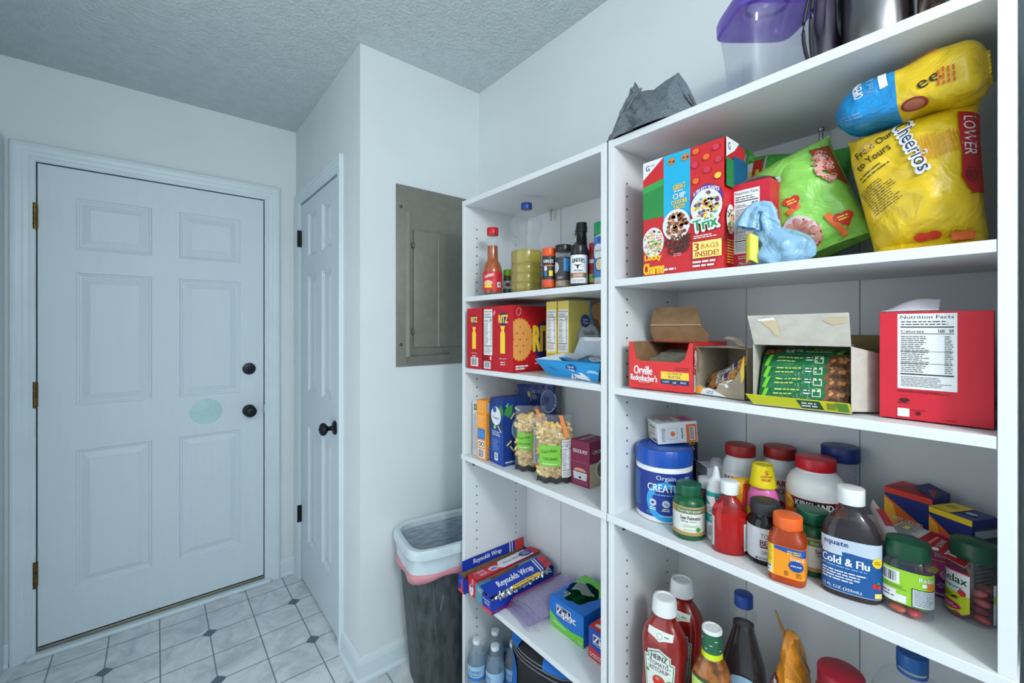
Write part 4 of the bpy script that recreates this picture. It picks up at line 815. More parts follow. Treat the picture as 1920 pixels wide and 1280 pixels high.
# ---------------------------------------------------------------- crackers and cookies (z = 1.237) in the farther unit
ZR = 1.2374; RED = ink(186, 22, 38); RYEL = ink(246, 206, 60); RBLU = ink(20, 44, 120)
def ritzlogo(b, cx, cy, s_): b.e(cx, cy, .030 * s_, .030 * s_, RBLU); b.t('RITZ', cx, cy, .062 * s_, .034 * s_, RYEL, bold=.06)
def tower(b, cx, cy, s_):
    b.p([(cx - .012 * s_, cy + .045 * s_), (cx + .012 * s_, cy + .045 * s_), (cx + .006 * s_, cy + .03 * s_), (cx + .012 * s_, cy + .02 * s_), (cx + .012 * s_, cy - .045 * s_), (cx - .012 * s_, cy - .045 * s_), (cx - .012 * s_, cy + .02 * s_), (cx - .006 * s_, cy + .03 * s_)], RYEL)
    b.t('did you know?', cx, cy - .062 * s_, .034 * s_, .006 * s_, WHITE); b.mic(cx - .012 * s_, cx + .012 * s_, cy - .084 * s_, cy - .070 * s_, 2, WHITE, .5, 'c')
def crackerbox(loc, rz, W, D, Hh, label):
    t, b = pbox('cracker_box', label, 'cracker box', loc, rz, W, D, Hh, RED, group='red cracker boxes'); return t, b
W, D, Hh = .082, .20, .212
t, b = crackerbox((.960, 1.254, ZR), FACE + .09, W, D, Hh, 'narrow red cracker box overhanging at the left, end panel outward')
b.on(mfront(W, D, Hh)); ritzlogo(b, -.002, .172, .52); tower(b, -.002, .108, .85); b.bars(-.020, .020, .010, .040); b.build('carton', t)
W, D, Hh = .148, .205, .2155
t, b = crackerbox((.968, 1.126, ZR), FACE + .05, W, D, Hh, 'wide red cracker box showing a big printed cracker on its side, top ajar')
b.on(mfront(W, D, Hh)); b.r(-.060, -.0595, 0, Hh, ink(140, 14, 28)); b.nutri(-.071, -.026, .052, .206, '80', n=12); b.r(-.070, -.048, .035, .049, ink(120, 14, 26)); b.bars(-.070, -.034, .006, .030); b.r(-.036, -.030, .036, .048, OBX)
ritzlogo(b, .030, .172, .72); tower(b, .028, .105, 1.0); b.e(-.014, .193, .006, .009, ink(226, 130, 140), rot=-.5); b.r(-.0225, -.022, 0, Hh, ink(140, 14, 28))
b.on(mright(W, D, Hh)); CRK = ink(232, 160, 84); CRK2 = ink(214, 134, 60)
CR = [(max(-.1022, -.0715 + .058 * math.cos(a) * (1 + .03 * math.cos(26 * a))), .106 + .069 * math.sin(a) * (1 + .03 * math.cos(26 * a))) for a in [2 * PI * k / 156 for k in range(156)]]
b.pp([CR], CRK2); b.pp([[(max(-.1022, -.0715 + (x_ + .0715) * (.95 if x_ > -.1 else 1)), .106 + (y_ - .106) * .95) for x_, y_ in CR]], CRK)
for i, j in ((-1, 0), (0, 0), (1, 0), (-.5, .5), (.5, .5), (-.5, -.5), (.5, -.5), (0, 1), (0, -1)): b.e(-.0715 + i * .030, .106 + j * .040, .0022, .0028, ink(90, 50, 20))
b.e(-.078, .196, .011, .014, ink(226, 130, 140), rot=-.4); b.e(-.078, .196, .008, .011, RED, rot=-.4)
b.e(.046, .098, .056, .066, RBLU); b.t('RITZ', .048, .108, .118, .080, RYEL, bold=.06); b.t('original', .020, .026, .05, .010, WHITE); b.mic(-.092, -.034, .008, .024, 2, OBX, .8)
b.build('carton', t); b = B(); b.plate([(-.072, -.100, Hh), (.072, -.100, Hh), (.068, -.04, Hh + .010), (-.066, -.035, Hh + .012)], .0007, ink(150, 60, 50)); b.build('flap', t)
# vanilla wafer boxes
WY = ink(226, 206, 104)
for k, (yc, lb) in enumerate(((.965, 'yellow cookie box farther left of the two, only its narrow end showing'), (.914, 'yellow vanilla wafer box with cookie picture on its side'))):
    W, D, Hh = .046, .19, .2265; t, b = pbox('cookie_box', lb, 'cookie box', (1.055, yc, ZR), FACE, W, D, Hh, WY, group='yellow cookie boxes')
    b.on(mfront(W, D, Hh)); b.nutri(-.020, .020, .070, .200, '140', n=11); b.mic(-.019, .019, .020, .064, 8, ink(140, 110, 40), .4); b.on(mright(W, D, Hh))
    b.e(.06, .205, .060, .088, CYAN); b.e(.066, .21, .060, .084, ink(150, 100, 60))
    for cx, cy in ((.03, .195), (.06, .17), (.055, .205), (.08, .19)): b.e(cx, cy, .020, .026, ink(206, 156, 100), rot=.4)
    b.on(mright(W, D, Hh)); b.r(-.095, .095, .2265, .3, WY) if False else None
    b.e(-.005, .115, .052, .042, ink(180, 200, 224)); b.e(-.005, .115, .048, .038, OBX); b.t('Vanilla', -.004, .128, .055, .014, BLACK, bold=.01); b.t('Wafers', -.004, .108, .055, .014, BLACK, bold=.01); b.e(-.02, .165, .022, .020, ink(20, 70, 150)); b.t('Great', -.02, .170, .026, .008, WHITE); b.t('Value', -.02, .160, .026, .008, WHITE)
    b.build('carton', t)
# blue snack tray
BLT = ink(40, 150, 214)
t = thing('snack_tray', 'open bright blue display carton of mixed snack packets at the shelf edge', 'snack carton', (.84, .80, ZR), 0)
def W3(b): b.M = Matrix.Translation((-.84, -.80, -ZR)); return b
def quadplate(b, pts, th, m): b.plate([Vector(p) for p in pts], th, m)
b = W3(B()); z = ZR + .0018
quadplate(b, [(.908, .925, z), (.887, .720, z), (.870, .700, z + .050), (.880, .955, z + .048)], .0015, BLT)   # slanted front
quadplate(b, [(.908, .925, z), (.956, .900, z), (.956, .900, z + .066), (.880, .955, z + .048)], .0012, ink(190, 204, 214))
quadplate(b, [(.956, .900, z), (.950, .70, z), (.950, .70, z + .112), (.9545, .840, z + .114), (.956, .868, z + .066), (.956, .900, z + .064)], .0012, ink(186, 200, 210))
quadplate(b, [(.908, .925, z), (.887, .72, z), (.950, .70, z), (.956, .900, z)], .001, ink(186, 200, 210))
A_, B_, C_, D_ = [Vector(p) for p in ((.908, .925, z), (.887, .720, z), (.870, .700, z + .050), (.880, .955, z + .048))]
nrm = (B_ - A_).cross(C_ - A_).normalized(); nrm = nrm if nrm.x < 0 else -nrm
def mtray(s_, t_, o_):
    p = A_.lerp(B_, s_); q = D_.lerp(C_, s_); return p.lerp(q, t_) + nrm * (o_ + .0008)
b.on(mtray); b.p([(.50, 0), (.56, .35), (.72, .42), (.84, .2), (.88, 0)], OBX); b.t('Mountain', .70, .14, .26, .30, ink(20, 90, 160)); b.e(.57, .62, .085, .22, ink(20, 70, 150)); b.t('Great', .57, .70, .10, .13, WHITE); b.t('Value', .57, .52, .10, .13, WHITE); b.p([(.80, .45), (.86, .62), (.95, .60), (1, .5), (1, .42), (.9, .46)], ink(150, 205, 235))
b.build('carton', t)
b = W3(B()); quadplate(b, [(.955, .830, z + .115), (.952, .755, z + .1145), (.951, .765, z + .104), (.954, .820, z + .104)], .001, OBX); b.build('torn_tab', t)
def packet(name, label, cat, loc, rot, L_, W_, Th, m, group, deco=None, amp=.0018, seed=0):
    t = bpy.data.objects.new('tmp', None); b = B()
    def P(s_, t_, o_, sg=1):
        a = max(0, 1 - abs(2 * s_ / L_) ** 5) ** .6 * max(0, 1 - abs(2 * t_ / W_) ** 2.5) ** .6
        return (s_, t_, sg * (Th / 2 * a + o_) + noise.noise(Vector((s_ * 40 + seed, t_ * 40, seed))) * amp)
    for sg in (1, -1): b.grid(lambda i, j: P((i - .5) * L_ * sg, (j - .5) * W_, 0, sg), 26, 12, m)
    b.on(lambda s_, t_, o_: P(s_, t_, o_), .01)
    if deco: deco(b)
    bpy.data.objects.remove(t)
    o = b.build(name, None, 60); o.location = loc; o.rotation_euler = rot; return tag(o, label, cat, group)
PB = film('packet_blue', (30, 110, 160)); 
for i, (x, y, dz, a, tilt) in enumerate(((.915, .865, .024, .15, .2), (.915, .775, .026, -.15, .3), (.918, .83, .046, .1, -.2), (.918, .755, .050, -.1, .3))):
    packet('snack_packet', 'blue snack packet inside the bright blue display carton', 'snack packet', (x, y, ZR + dz), (tilt, .2, FACE + a), .085, .046, .016, PB, 'snack packets in the blue tray', (lambda b: (b.r(-.05, -.025, -.02, .02, ink(20, 70, 110)), b.e(0, 0, .02, .012, SIL), b.mic(-.014, .014, -.006, .006, 2, NVY))) if i % 2 else (lambda b: (b.r(-.04, .04, .004, .016, ink(140, 190, 210)), b.mic(-.03, .03, -.012, 0, 2, WHITE))), seed=i)

# ---------------------------------------------------------------- pasta shelf (z = .920) in the farther unit
ZP = .9204
W, D, Hh = .026, .13, .198
t, b = pbox('pasta_box', 'slim white printed dinner box, leftmost on the pasta shelf', 'food box', (.952, 1.290, ZP), FACE + .12, W, D, Hh, ink(206, 212, 218)); b.on(mfront(W, D, Hh)); b.mic(-.011, .011, .02, .15, 22, ink(120, 124, 130), .4); b.r(-.006, .010, .165, .185, ink(40, 50, 90)); b.r(-.003, .007, .168, .182, ink(200, 180, 70)); b.build('carton', t)
W, D, Hh = .046, .15, .208; OR2 = ink(240, 152, 50)
t, b = pbox('pasta_box', 'orange dinner box with barcode between white box and blue penne box', 'food box', (.950, 1.236, ZP), FACE + .14, W, D, Hh, OR2); b.on(mfront(W, D, Hh)); b.mic(-.018, .016, .165, .2, 5, ink(250, 200, 130)); b.mic(-.018, .016, .115, .155, 6, ink(250, 210, 150)); b.r(-.019, .018, .072, .108, ink(40, 120, 196)); b.mic(-.016, .014, .078, .102, 4, LBL); b.r(-.017, .014, .044, .066, OBX); b.e(-.008, .055, .007, .008, BLACK); b.e(.006, .055, .007, .008, BLACK); b.e(-.008, .055, .004, .005, OBX); b.e(.006, .055, .004, .005, OBX); b.bars(-.018, .017, .006, .038)
b.on(mright(W, D, Hh)); b.r(-.07, .07, .09, .16, ink(190, 150, 70)); b.r(-.07, .07, .0, .05, ink(160, 80, 50)); b.r(-.07, .07, .165, .2, ink(170, 190, 210)); b.mic(-.07, .0, .004, .05, 5, WHITE); b.build('carton', t)
W, D, Hh = .078, .115, .221; PBL = ink(24, 70, 160); PDK = mat('pasta_box_dark', (20, 56, 130), .45, var=.12, vscale=60)
t, b = pbox('pasta_box', 'blue penne box with white oval and green basil leaves', 'food box', (.945, 1.150, ZP), FACE - .06, W, D, Hh, PBL)
b.on(mfront(W, D, Hh)); b.r(-.039, .039, .12, Hh, PDK); b.e(-.004, .163, .030, .032, ink(140, 190, 90)); b.e(-.005, .162, .029, .031, OBX); b.t('Penne', -.004, .156, .036, .012, PBL, bold=.02); b.e(-.012, .183, .011, .010, ink(30, 80, 180)); b.p([(-.018, .125), (-.012, .133), (-.004, .132), (-.002, .122), (-.010, .116), (-.018, .119)], ink(150, 200, 90)); b.p([(.004, .131), (.009, .132), (.030, .112), (.024, .110)], ink(230, 210, 120)); b.mic(-.026, .028, .094, .112, 3, WHITE, .5); b.p([(.016, .195), (.028, .203), (.039, .186), (.039, .165), (.022, .172)], ink(60, 130, 70))
b.r(-.026, .020, .042, .088, LBL); b.r(-.025, .019, .043, .087, PBL); b.mic(-.022, .016, .046, .084, 9, LBL); b.r(-.012, .008, .012, .038, OBX); b.e(-.002, .026, .007, .008, BLACK); b.e(-.002, .026, .004, .005, OBX)
b.on(mright(W, D, Hh)); b.r(-.0575, .0575, 0, Hh, PDK); b.p([(-.05, .19), (-.02, .205), (-.022, .175), (-.035, .16), (-.055, .172)], ink(60, 140, 70)); b.p([(-.05, .20), (-.036, .212), (-.04, .192)], ink(110, 180, 90))
for cx, cy, r_ in ((-.02, .165, .9), (0, .185, -.6), (-.034, .075, .6), (-.022, .055, -.9), (.01, .11, .4)): b.r(cx - .012, cx + .012, cy - .003, cy + .003, ink(226, 206, 120), r_)
b.e(.010, .12, .034, .04, OBX); b.e(.010, .12, .031, .037, ink(120, 160, 210)); b.mic(-.05, -.01, .008, .016, 1, SIL, .8); b.build('carton', t)
NFILM = film('egg_noodle_film', (26, 56, 128))
t, b, P = pouch('noodle_bag', 'blue egg noodle bag leaning at the back with see-through strip on top', 'pasta bag', (1.098, 1.165, ZP), cam_rz(1.07, 1.13, -30), .17, .262, .045, NFILM, amp=.006, seed=2, ry=math.radians(-4))
b.t('egg', .058, .190, .030, .022, OBX, rot=PI / 2 + .2, bold=.02); b.e(.060, .185, .030, .042, ink(170, 190, 220)); b.e(.062, .187, .027, .038, ink(96, 116, 170)); b.t('egg', .058, .190, .022, .018, NVY, rot=1.7)
for cx, cy in ((-.02, .21), (-.015, .195), (-.05, .17), (-.06, .18), (-.045, .155), (.01, .16), (-.055, .14)): b.e(cx, cy, .010, .006, ink(226, 196, 110), rot=cx * 60)
b.r(-.09, .09, .245, .268, ink(120, 130, 140)); b.e(-.082, .10, .022, .045, OBX); b.r(-.09, .09, .03, .05, ink(40, 80, 170)); fin(b)
PASTA = [mat('pasta_%d' % i, c, .5, var=.1, vscale=40) for i, c in enumerate(((222, 192, 120), (206, 172, 96), (234, 210, 150)))]
def pastabag(loc, off, W, Hh, D, label, seed, deco):
    t = thing('pasta_bag', label, 'pasta bag', loc, cam_rz(loc[0], loc[1], off), 'organic pasta bags')
    b = B(); rd = random.Random(seed)
    for i in range(300):
        s_ = rd.uniform(-.47, .47) * W; q = rd.uniform(.05, .88); a = math.sqrt(max(0, 1 - (2 * s_ / W) ** 2)); yy = -D / 2 * a * rd.uniform(.58, .76) * (1 if q < .7 else 1 - (q - .7) * 1.6)
        Rm = Matrix.Translation((s_ * .95, yy, q * Hh)) @ Matrix.Rotation(rd.uniform(0, 6), 4, 'X') @ Matrix.Rotation(rd.uniform(0, 6), 4, 'Z'); b.M = Rm; r_ = rd.uniform(.0045, .0062)
        b.tube([(-.008, 0, 0), (-.003, .003, 0), (.003, .003, 0), (.008, 0, 0)], [r_ * .8, r_, r_, r_ * .8], rd.choice(PASTA), 7)
    b.M = Matrix(); b.lathe([(0, .006), (W * .40, .008), (W * .40, Hh * .78), (W * .2, Hh * .86), (0, Hh * .87)], PASTA[1], 20, sy=D / W * .72, cap=False)
    o = b.build('pasta', t, 50); o['kind'] = 'stuff'
    b = B()
    def P(s_, t_, o_, sg=-1):
        q = t_ / Hh; a = max(0, 1 - abs(2 * s_ / W) ** 2.4) ** .5; c_ = 1 if q < .68 else max(0, 1 - ((q - .68) / .32) ** 1.6)
        return Vector((s_ * (1 - .05 * (q > .9)), sg * (D / 2 * a * c_ + .002 + o_ + noise.noise(Vector((s_ * 30, t_ * 30, seed))) * .003), t_))
    for sg in (-1, 1): b.grid(lambda i, j: P((i - .5) * W * (1 if sg == -1 else -1), j * Hh, 0, sg), 24, 36, clear('pasta_film', (236, 238, 240), .10, .08, .5))
    b.build('film', t, 70)
    b = B(); b.on(lambda s_, t_, o_: P(s_, t_, o_ + .0006), .008); deco(b); b.part = 'label'; b.par = t; fin(b); return t
LG = ink(120, 190, 60)
pastabag((.945, 1.045, ZP), 4, .104, .205, .062, 'clear bag of shell pasta with green label, behind left of its twin', 3, lambda b: (b.r(-.045, .004, .070, .122, LG), b.t('Garofalo', -.022, .108, .040, .008, ink(30, 70, 30), rot=.15), b.t('ORGANIC', -.022, .088, .038, .006, ink(30, 60, 30)), b.mic(-.042, 0, .074, .080, 1, OBX)))
pastabag((.930, .922, ZP), 2, .108, .196, .066, 'clear bag of twisted pasta with green label, closer to the maroon box', 8, lambda b: (b.r(-.046, .018, .050, .112, LG), b.t('Garofalo', -.016, .095, .046, .010, ink(30, 70, 30), rot=.15), b.t('ORGANIC', -.012, .072, .044, .008, ink(30, 60, 30)), b.mic(-.036, .010, .054, .060, 1, OBX)))
for (x, y, off, W, D, x0, x1, z0, z1, sx_) in ((.945, 1.045, 4, .104, .062, .006, .044, .028, .142, .03), (.930, .922, 2, .108, .066, .021, .050, .018, .128, .03)):
    par = [o for o in bpy.data.objects if o.name.startswith('pasta_bag') and o.type == 'EMPTY' and abs(o.location.y - y) < .001][0]
    b = B(); b.on(lambda s_, t_, o_: (s_, -(D / 2 * max(0, 1 - abs(2 * s_ / W) ** 2.4) ** .5 + .005 + o_), t_), .02); b.nutri(x0, x1, z0, z1, '200', n=10); b.build('nutrition_panel', par)
    b = B(); b.grid(lambda i, j: (.010 + .022 * i + .020 * j, -(D / 2 * (1 - j * .8) * .8 + .006), .198 - .055 * j), 3, 8, ink(226, 120, 40)) if False else b.grid(lambda i, j: (.012 + .012 * i + .018 * j, -(D * .12 + D * .36 * j) - .006, .197 - .060 * j), 3, 8, ink(222, 116, 40)); b.build('orange_band', par)
    b = B(); b.grid(lambda i, j: ((i - .5) * W * .98, -(D * .5 * max(.25, 1 - abs(2 * i - 1) ** 2.4) ** .5 + .004 - .0), .002 + j * .016 + .003 * math.sin(i * 20)), 20, 2, ink(40, 40, 46)); b.build('dark_hem', par)
W, D, Hh = .068, .088, .131; MRN = ink(126, 28, 66)
t, b = pbox('cooker_liner_box', 'maroon slow cooker box beside the right side panel', 'food box', (1.0, .834, ZP), cam_rz(.95, .80, 40), W, D, Hh, MRN)
t.location = (.996, .841, ZP); t.rotation_euler = (0, 0, FACE + .05)
b.on(mfront(W, D, Hh)); b.r(-.034, .034, .068, .0685, ink(190, 120, 150)); b.t('CROCK-POT', 0, .100, .054, .010, OBX, bold=.03); b.e(0, .042, .024, .010, ink(226, 150, 120)); b.p([(-.026, .042), (.026, .042), (.023, .018), (-.023, .018)], ink(200, 204, 210)); b.r(-.030, .030, .040, .043, ink(60, 50, 54)); b.e(0, .025, .004, .004, BLACK); b.r(-.026, .026, .006, .013, ink(190, 130, 155)); b.r(-.025, .025, .007, .012, MRN)
b.on(mright(W, D, Hh)); b.r(-.044, .044, 0, .068, ink(206, 186, 156)); b.e(.012, .045, .026, .028, OBX); b.e(.012, .045, .021, .023, ink(150, 120, 70)); b.e(.006, .05, .012, .012, ink(90, 110, 50)); b.t('CROCK', .0, .100, .06, .010, OBX, bold=.03)
b.on(mtop(W, D, Hh)); b.t('CROCK-POT', -.006, .0, .07, .012, OBX, rot=-PI / 2 + PI, bold=.03); b.build('carton', t)

# ---------------------------------------------------------------- wraps and bags (z = .442)
ZW = .4424; FOIL = mat('aluminium_foil', (206, 208, 210), .22, 1, var=.05, bump=.6, bscale=60); KR = mat('brown_card', (150, 118, 84), .8, var=.08, vscale=40)
def openbox(t, L_, W_, Hh, m, inner, part='carton', th=.0008):
    """long tray lying along local +X, open top; front long side at -Y"""
    b = B()
    b.box(0, L_, -W_ / 2, W_ / 2, 0, th, m)
    for y0, y1, h_ in ((-W_ / 2, -W_ / 2 + th, Hh * .85), (W_ / 2 - th, W_ / 2, Hh)): b.box(0, L_, y0, y1, 0, h_, m)
    for x0 in (0, L_ - th): b.box(x0, x0 + th, -W_ / 2, W_ / 2, 0, Hh, m)
    b.box(th * 1.2, L_ - th * 1.2, -W_ / 2 + th * 1.05, -W_ / 2 + th * 1.9, th, Hh * .84, inner); b.box(th * 1.2, L_ - th * 1.2, W_ / 2 - th * 1.9, W_ / 2 - th * 1.05, th, Hh * .98, inner); return b
mend = lambda s_, t_, o_: (-o_, -s_, t_)          # left end of a long box, s to the right as seen from outside
RB2 = ink(20, 58, 170); RPK = ink(214, 70, 76)
def longthing(name, label, cat, p0, p1_, z, group=None, rx=0):
    a = math.atan2(p1_[1] - p0[1], p1_[0] - p0[0]); return thing(name, label, cat, (p0[0], p0[1], z), a, group, rx), math.dist(p0, p1_)
# front foil box, open with lid raised
t, L_ = longthing('foil_box', 'open blue foil box with silver foil pulled out and lid raised', 'wrap box', (.842, 1.147), (1.138, 1.158), ZW, 'foil and plastic wrap boxes')
Wd, Hh = .050, .052
b = openbox(t, L_, Wd, Hh, RB2, KR); b.on(mend); b.r(-Wd / 2, Wd / 2, 0, .012, RPK); b.t('Reynolds', -.002, .038, .036, .008, OBX, bold=.03); b.t('WRAP', .0, .028, .026, .007, OBX, bold=.03); b.t('75', .010, .019, .010, .007, RPK, bold=.05)
b.on(lambda s_, t_, o_: (s_, -Wd / 2 - o_, t_)); b.r(0, L_, 0, .010, ink(110, 30, 110)); b.build('carton', t)
b = B(); b.M = Matrix.Translation((0, Wd / 2 + .008, Hh + .020)) @ Matrix.Rotation(math.radians(20), 4, 'X')
b.add([(-.004, 0, 0), (L_, 0, 0), (L_, -.052, 0), (.0, -.052, 0), (-.004, 0, .001), (L_, 0, .001), (L_, -.052, .001), (.0, -.052, .001)], [(0, 1, 2, 3), (7, 6, 5, 4), (0, 4, 5, 1), (1, 5, 6, 2), (2, 6, 7, 3), (3, 7, 4, 0)], RB2)
b.on(lambda s_, t_, o_: (s_, t_, .001 + o_)); b.t('Reynolds Wrap', .135, -.028, .165, .030, OBX, bold=.035); b.r(.235, .241, -.052, 0, OBX); b.r(.247, .252, -.052, 0, OBX); b.r(.262, L_, -.052, 0, RPK); b.t('heavy', .28, -.03, .03, .012, ink(110, 20, 60))
b.build('lid', t)
b = B(); b.M = Matrix.Translation((0, Wd / 2 + .008, Hh + .020)) @ Matrix.Rotation(math.radians(20), 4, 'X'); b.box(.095, .225, -.064, -.0525, .0, .001, ink(246, 200, 40)); b.on(lambda s_, t_, o_: (s_, t_, .001 + o_)); b.mic(.105, .215, -.061, -.055, 1, NVY); b.build('yellow_strip', t)
b = B(); b.M = Matrix.Translation((0, 0, .026)); b.grid(lambda i, j: (.006 + i * (L_ - .012), .021 * math.cos(2 * PI * j) + .004 * noise.noise(Vector((i * 30, j * 6, 0))), .021 * math.sin(2 * PI * j) + .004 * noise.noise(Vector((i * 25, j * 6, 5)))), 90, 24, FOIL); b.build('foil_roll', t, 20)
b = B(); b.grid(lambda i, j: (.03 + i * .25, -.012 - j * .020 + .006 * noise.noise(Vector((i * 22, j * 3, 1))), .049 - j * .012 + .009 * noise.noise(Vector((i * 28, j * 5, 9))) + .004), 110, 12, FOIL); b.build('pulled_foil', t, 15, solid=.0003)
# teal box behind it
TL = ink(92, 150, 168)
t, L_ = longthing('wrap_box', 'teal cling wrap box with torn lid between red plastic wrap box and foil box', 'wrap box', (.847, 1.197), (1.150, 1.205), ZW, 'foil and plastic wrap boxes'); Wd, Hh = .046, .058
b = openbox(t, L_, Wd, Hh, TL, KR); b.on(mend); b.t('75', .0, .045, .018, .010, OBX, bold=.02); b.build('carton', t)
b = B(); b.M = Matrix.Translation((0, Wd / 2, Hh)) @ Matrix.Rotation(math.radians(-2), 4, 'X'); b.add([(0, 0, 0), (.06, 0, 0), (.045, -.046, 0), (0, -.046, 0), (0, 0, .001), (.06, 0, .001), (.045, -.046, .001), (0, -.046, .001)], [(0, 1, 2, 3), (7, 6, 5, 4), (0, 4, 5, 1), (1, 5, 6, 2), (2, 6, 7, 3), (3, 7, 4, 0)], TL)
b.build('lid', t); b = B(); b.M = Matrix.Translation((0, Wd / 2, Hh)) @ Matrix.Rotation(math.radians(-6), 4, 'X'); b.add([(.19, 0, 0), (L_, 0, 0), (L_, -.046, 0), (.17, -.040, 0), (.19, 0, .001), (L_, 0, .001), (L_, -.046, .001), (.17, -.040, .001)], [(0, 1, 2, 3), (7, 6, 5, 4), (0, 4, 5, 1), (1, 5, 6, 2), (2, 6, 7, 3), (3, 7, 4, 0)], TL)
b.on(lambda s_, t_, o_: (s_, t_, .001 + o_)); b.mic(.19, .28, -.03, -.01, 2, SIL); b.build('lid', t)
b = B(); b.tube([(.01, 0, .030), (L_ - .01, 0, .030)], .019, mat('film_roll', (110, 106, 90), .2, coat=.6), 20); b.build('film_roll', t, 40)
# red and white plastic wrap box, label upside down
PR = ink(206, 36, 52)
t, L_ = longthing('wrap_box', 'red and white plastic wrap box lying with its lettering upside down', 'wrap box', (.850, 1.2455), (1.155, 1.2525), ZW, 'foil and plastic wrap boxes'); Wd, Hh = .048, .064
b = B(); b.box(0, L_, -Wd / 2, Wd / 2, 0, Hh, PR, .0008); b.on(mend); b.e(-.004, .022, .012, .020, OBX); b.t('Plastic', -.004, .022, .016, .006, NVY, rot=PI / 2); b.e(-.004, .036, .006, .005, PBL); b.t('200', .004, .053, .020, .008, OBX, rot=PI / 2); b.build('carton', t)
b = B(); b.M = Matrix.Translation((-.002, Wd / 2, Hh)) @ Matrix.Rotation(math.radians(-8), 4, 'X')
b.box(0, L_, -.058, 0, 0, .001, PR); b.on(lambda s_, t_, o_: (L_ - s_, -.058 - t_, .001 + o_))
def U(x, y): return (x, y - .058)
b.p([U(.04, .0), U(.035, .058), U(.185, .058), U(.20, .04), U(.17, .0)], OBX); b.e(.055, -.029, .030, .022, PBL); b.t('Great', .055, -.024, .03, .011, OBX); b.t('Value', .055, -.037, .03, .010, OBX); b.t('Plastic Wrap', .125, -.030, .085, .016, NVY); b.e(.214, -.026, .020, .017, ink(240, 200, 206)); b.e(.214, -.024, .015, .008, CYAN); b.t('200', .262, -.018, .032, .015, OBX); b.mic(.245, .290, -.050, -.032, 3, OBX, .5)
b.build('lid', t)
# back foil box
t, L_ = longthing('foil_box', 'empty looking blue foil box against the left side panel behind the red wrap box', 'wrap box', (.848, 1.309), (1.158, 1.3085), ZW, 'foil and plastic wrap boxes'); t.location = (.835, 1.292 + .0, ZW); t.rotation_euler = (0, 0, .02)
t.rotation_euler = (0, 0, 0); t.location = (.834, 1.2915, ZW + .0); Wd, Hh = .038, .058
b = openbox(t, L_, Wd, Hh, RB2, KR); b.on(mend); b.r(-.019, .019, .0, .01, RPK); b.t('Rey', 0, .035, .022, .012, CYAN); b.r(.002, .010, .01, .05, RPK); b.build('carton', t)
b = B(); b.M = Matrix.Translation((0, Wd / 2 - .004, Hh)) @ Matrix.Rotation(math.radians(-4), 4, 'X'); b.box(.015, L_, -.001, 0, 0, .038, RB2); b.on(lambda s_, t_, o_: (s_, -.001 - o_, t_)); b.t('Reynolds Wrap', .13, .020, .13, .022, OBX, bold=.03); b.r(.235, .24, 0, .038, OBX); b.r(.247, .251, 0, .038, OBX); b.r(.262, L_, 0, .038, RPK); b.build('lid', t)
# stack of purple zip bags
PUR_ = clear('lilac_bag', (206, 198, 230), .36, .2, .3); PUR2 = ink(136, 40, 110)
for i in range(7):
    a0, a1 = math.radians(1.5 * i - 2), .0
    o = None; b = B(); sd = i * 3.3
    b.grid(lambda u_, v_: (v_ * .235 * (1 - .02 * i), .004 - u_ * (.112 + .004 * i), .0045 * i + .001 + .012 * math.sin(PI * u_) * (1 + .3 * i) * (.4 + .6 * v_) + .004 * max(0, noise.noise(Vector((u_ * 5, v_ * 7, sd))))), 20, 26, PUR_)
    o = b.build('zip_bag', None, 60); o.location = (.900 + .004 * i - .004 * (i % 2), 1.114 - .001 * i, ZW + .0006); o.rotation_euler = (0, 0, math.radians(1.5 * i - 9)); tag(o, 'lilac zip bag in the loose stack lying in front of the foil boxes', 'zip bag', 'stacked lilac zip bags')
    b = B(); b.tube([(0, .004, .0045 * i + .0025), (.23, .004, .0045 * i + .0025)], .0024, PUR2, 6); b.build('zipper', o)
b = B(); b.grid(lambda u_, v_: (v_ * .12, -u_ * .06 * (.35 + .65 * v_) , .003 + .030 * math.sin(PI * u_) * v_ + .010 * noise.noise(Vector((u_ * 6, v_ * 6, 2)))), 24, 30, clear('clear_bag', (226, 226, 238), .16, .1, .6)); o = b.build('zip_bag', None, 50); o.location = (.876, .990, ZW + .010); o.rotation_euler = (0, 0, math.radians(6)); tag(o, 'single crumpled clear zip bag beside the ziploc sandwich box', 'zip bag')
# sandwich bag box
ZB = ink(20, 110, 200); ZG = ink(110, 200, 60)
W, D, Hh = .140, .17, .092
t = thing('sandwich_bag_box', 'blue and green sandwich bag box torn open with green bags inside', 'bag box', (1.048, .905, ZW), FACE); b = B()
b.box(-W / 2, W / 2, -D / 2, -D / 2 + .001, 0, Hh, ZB); b.box(-W / 2, W / 2, D / 2 - .001, D / 2, 0, Hh, ZB); b.box(-W / 2, -W / 2 + .001, -D / 2 + .001, D / 2 - .001, 0, Hh, ZB); b.box(W / 2 - .001, W / 2, -D / 2 + .001, D / 2 - .001, 0, Hh, ZB); b.box(-W / 2, W / 2, -D / 2, D / 2, 0, .001, ZB)
hole = [(-.02 + .052 * math.cos(a) * (1 + .1 * math.sin(5 * a)) + .012, -.005 + .060 * math.sin(a) * (1 + .08 * math.cos(7 * a))) for a in [2 * PI * k / 40 for k in range(40)]]
outer = [(max(-W / 2, min(W / 2, 2 * W * math.cos(a))), max(-D / 2, min(D / 2, 2 * W * math.sin(a)))) for a in [2 * PI * k / 40 for k in range(40)]]
for k in range(40):
    n_ = (k + 1) % 40; mm = ZG if (outer[k][1] + outer[n_][1]) / 2 > D * .49 else ZB
    b.quad([(outer[k][0], outer[k][1], Hh), (outer[n_][0], outer[n_][1], Hh), (hole[n_][0], hole[n_][1], Hh + .003), (hole[k][0], hole[k][1], Hh + .003)], mm)
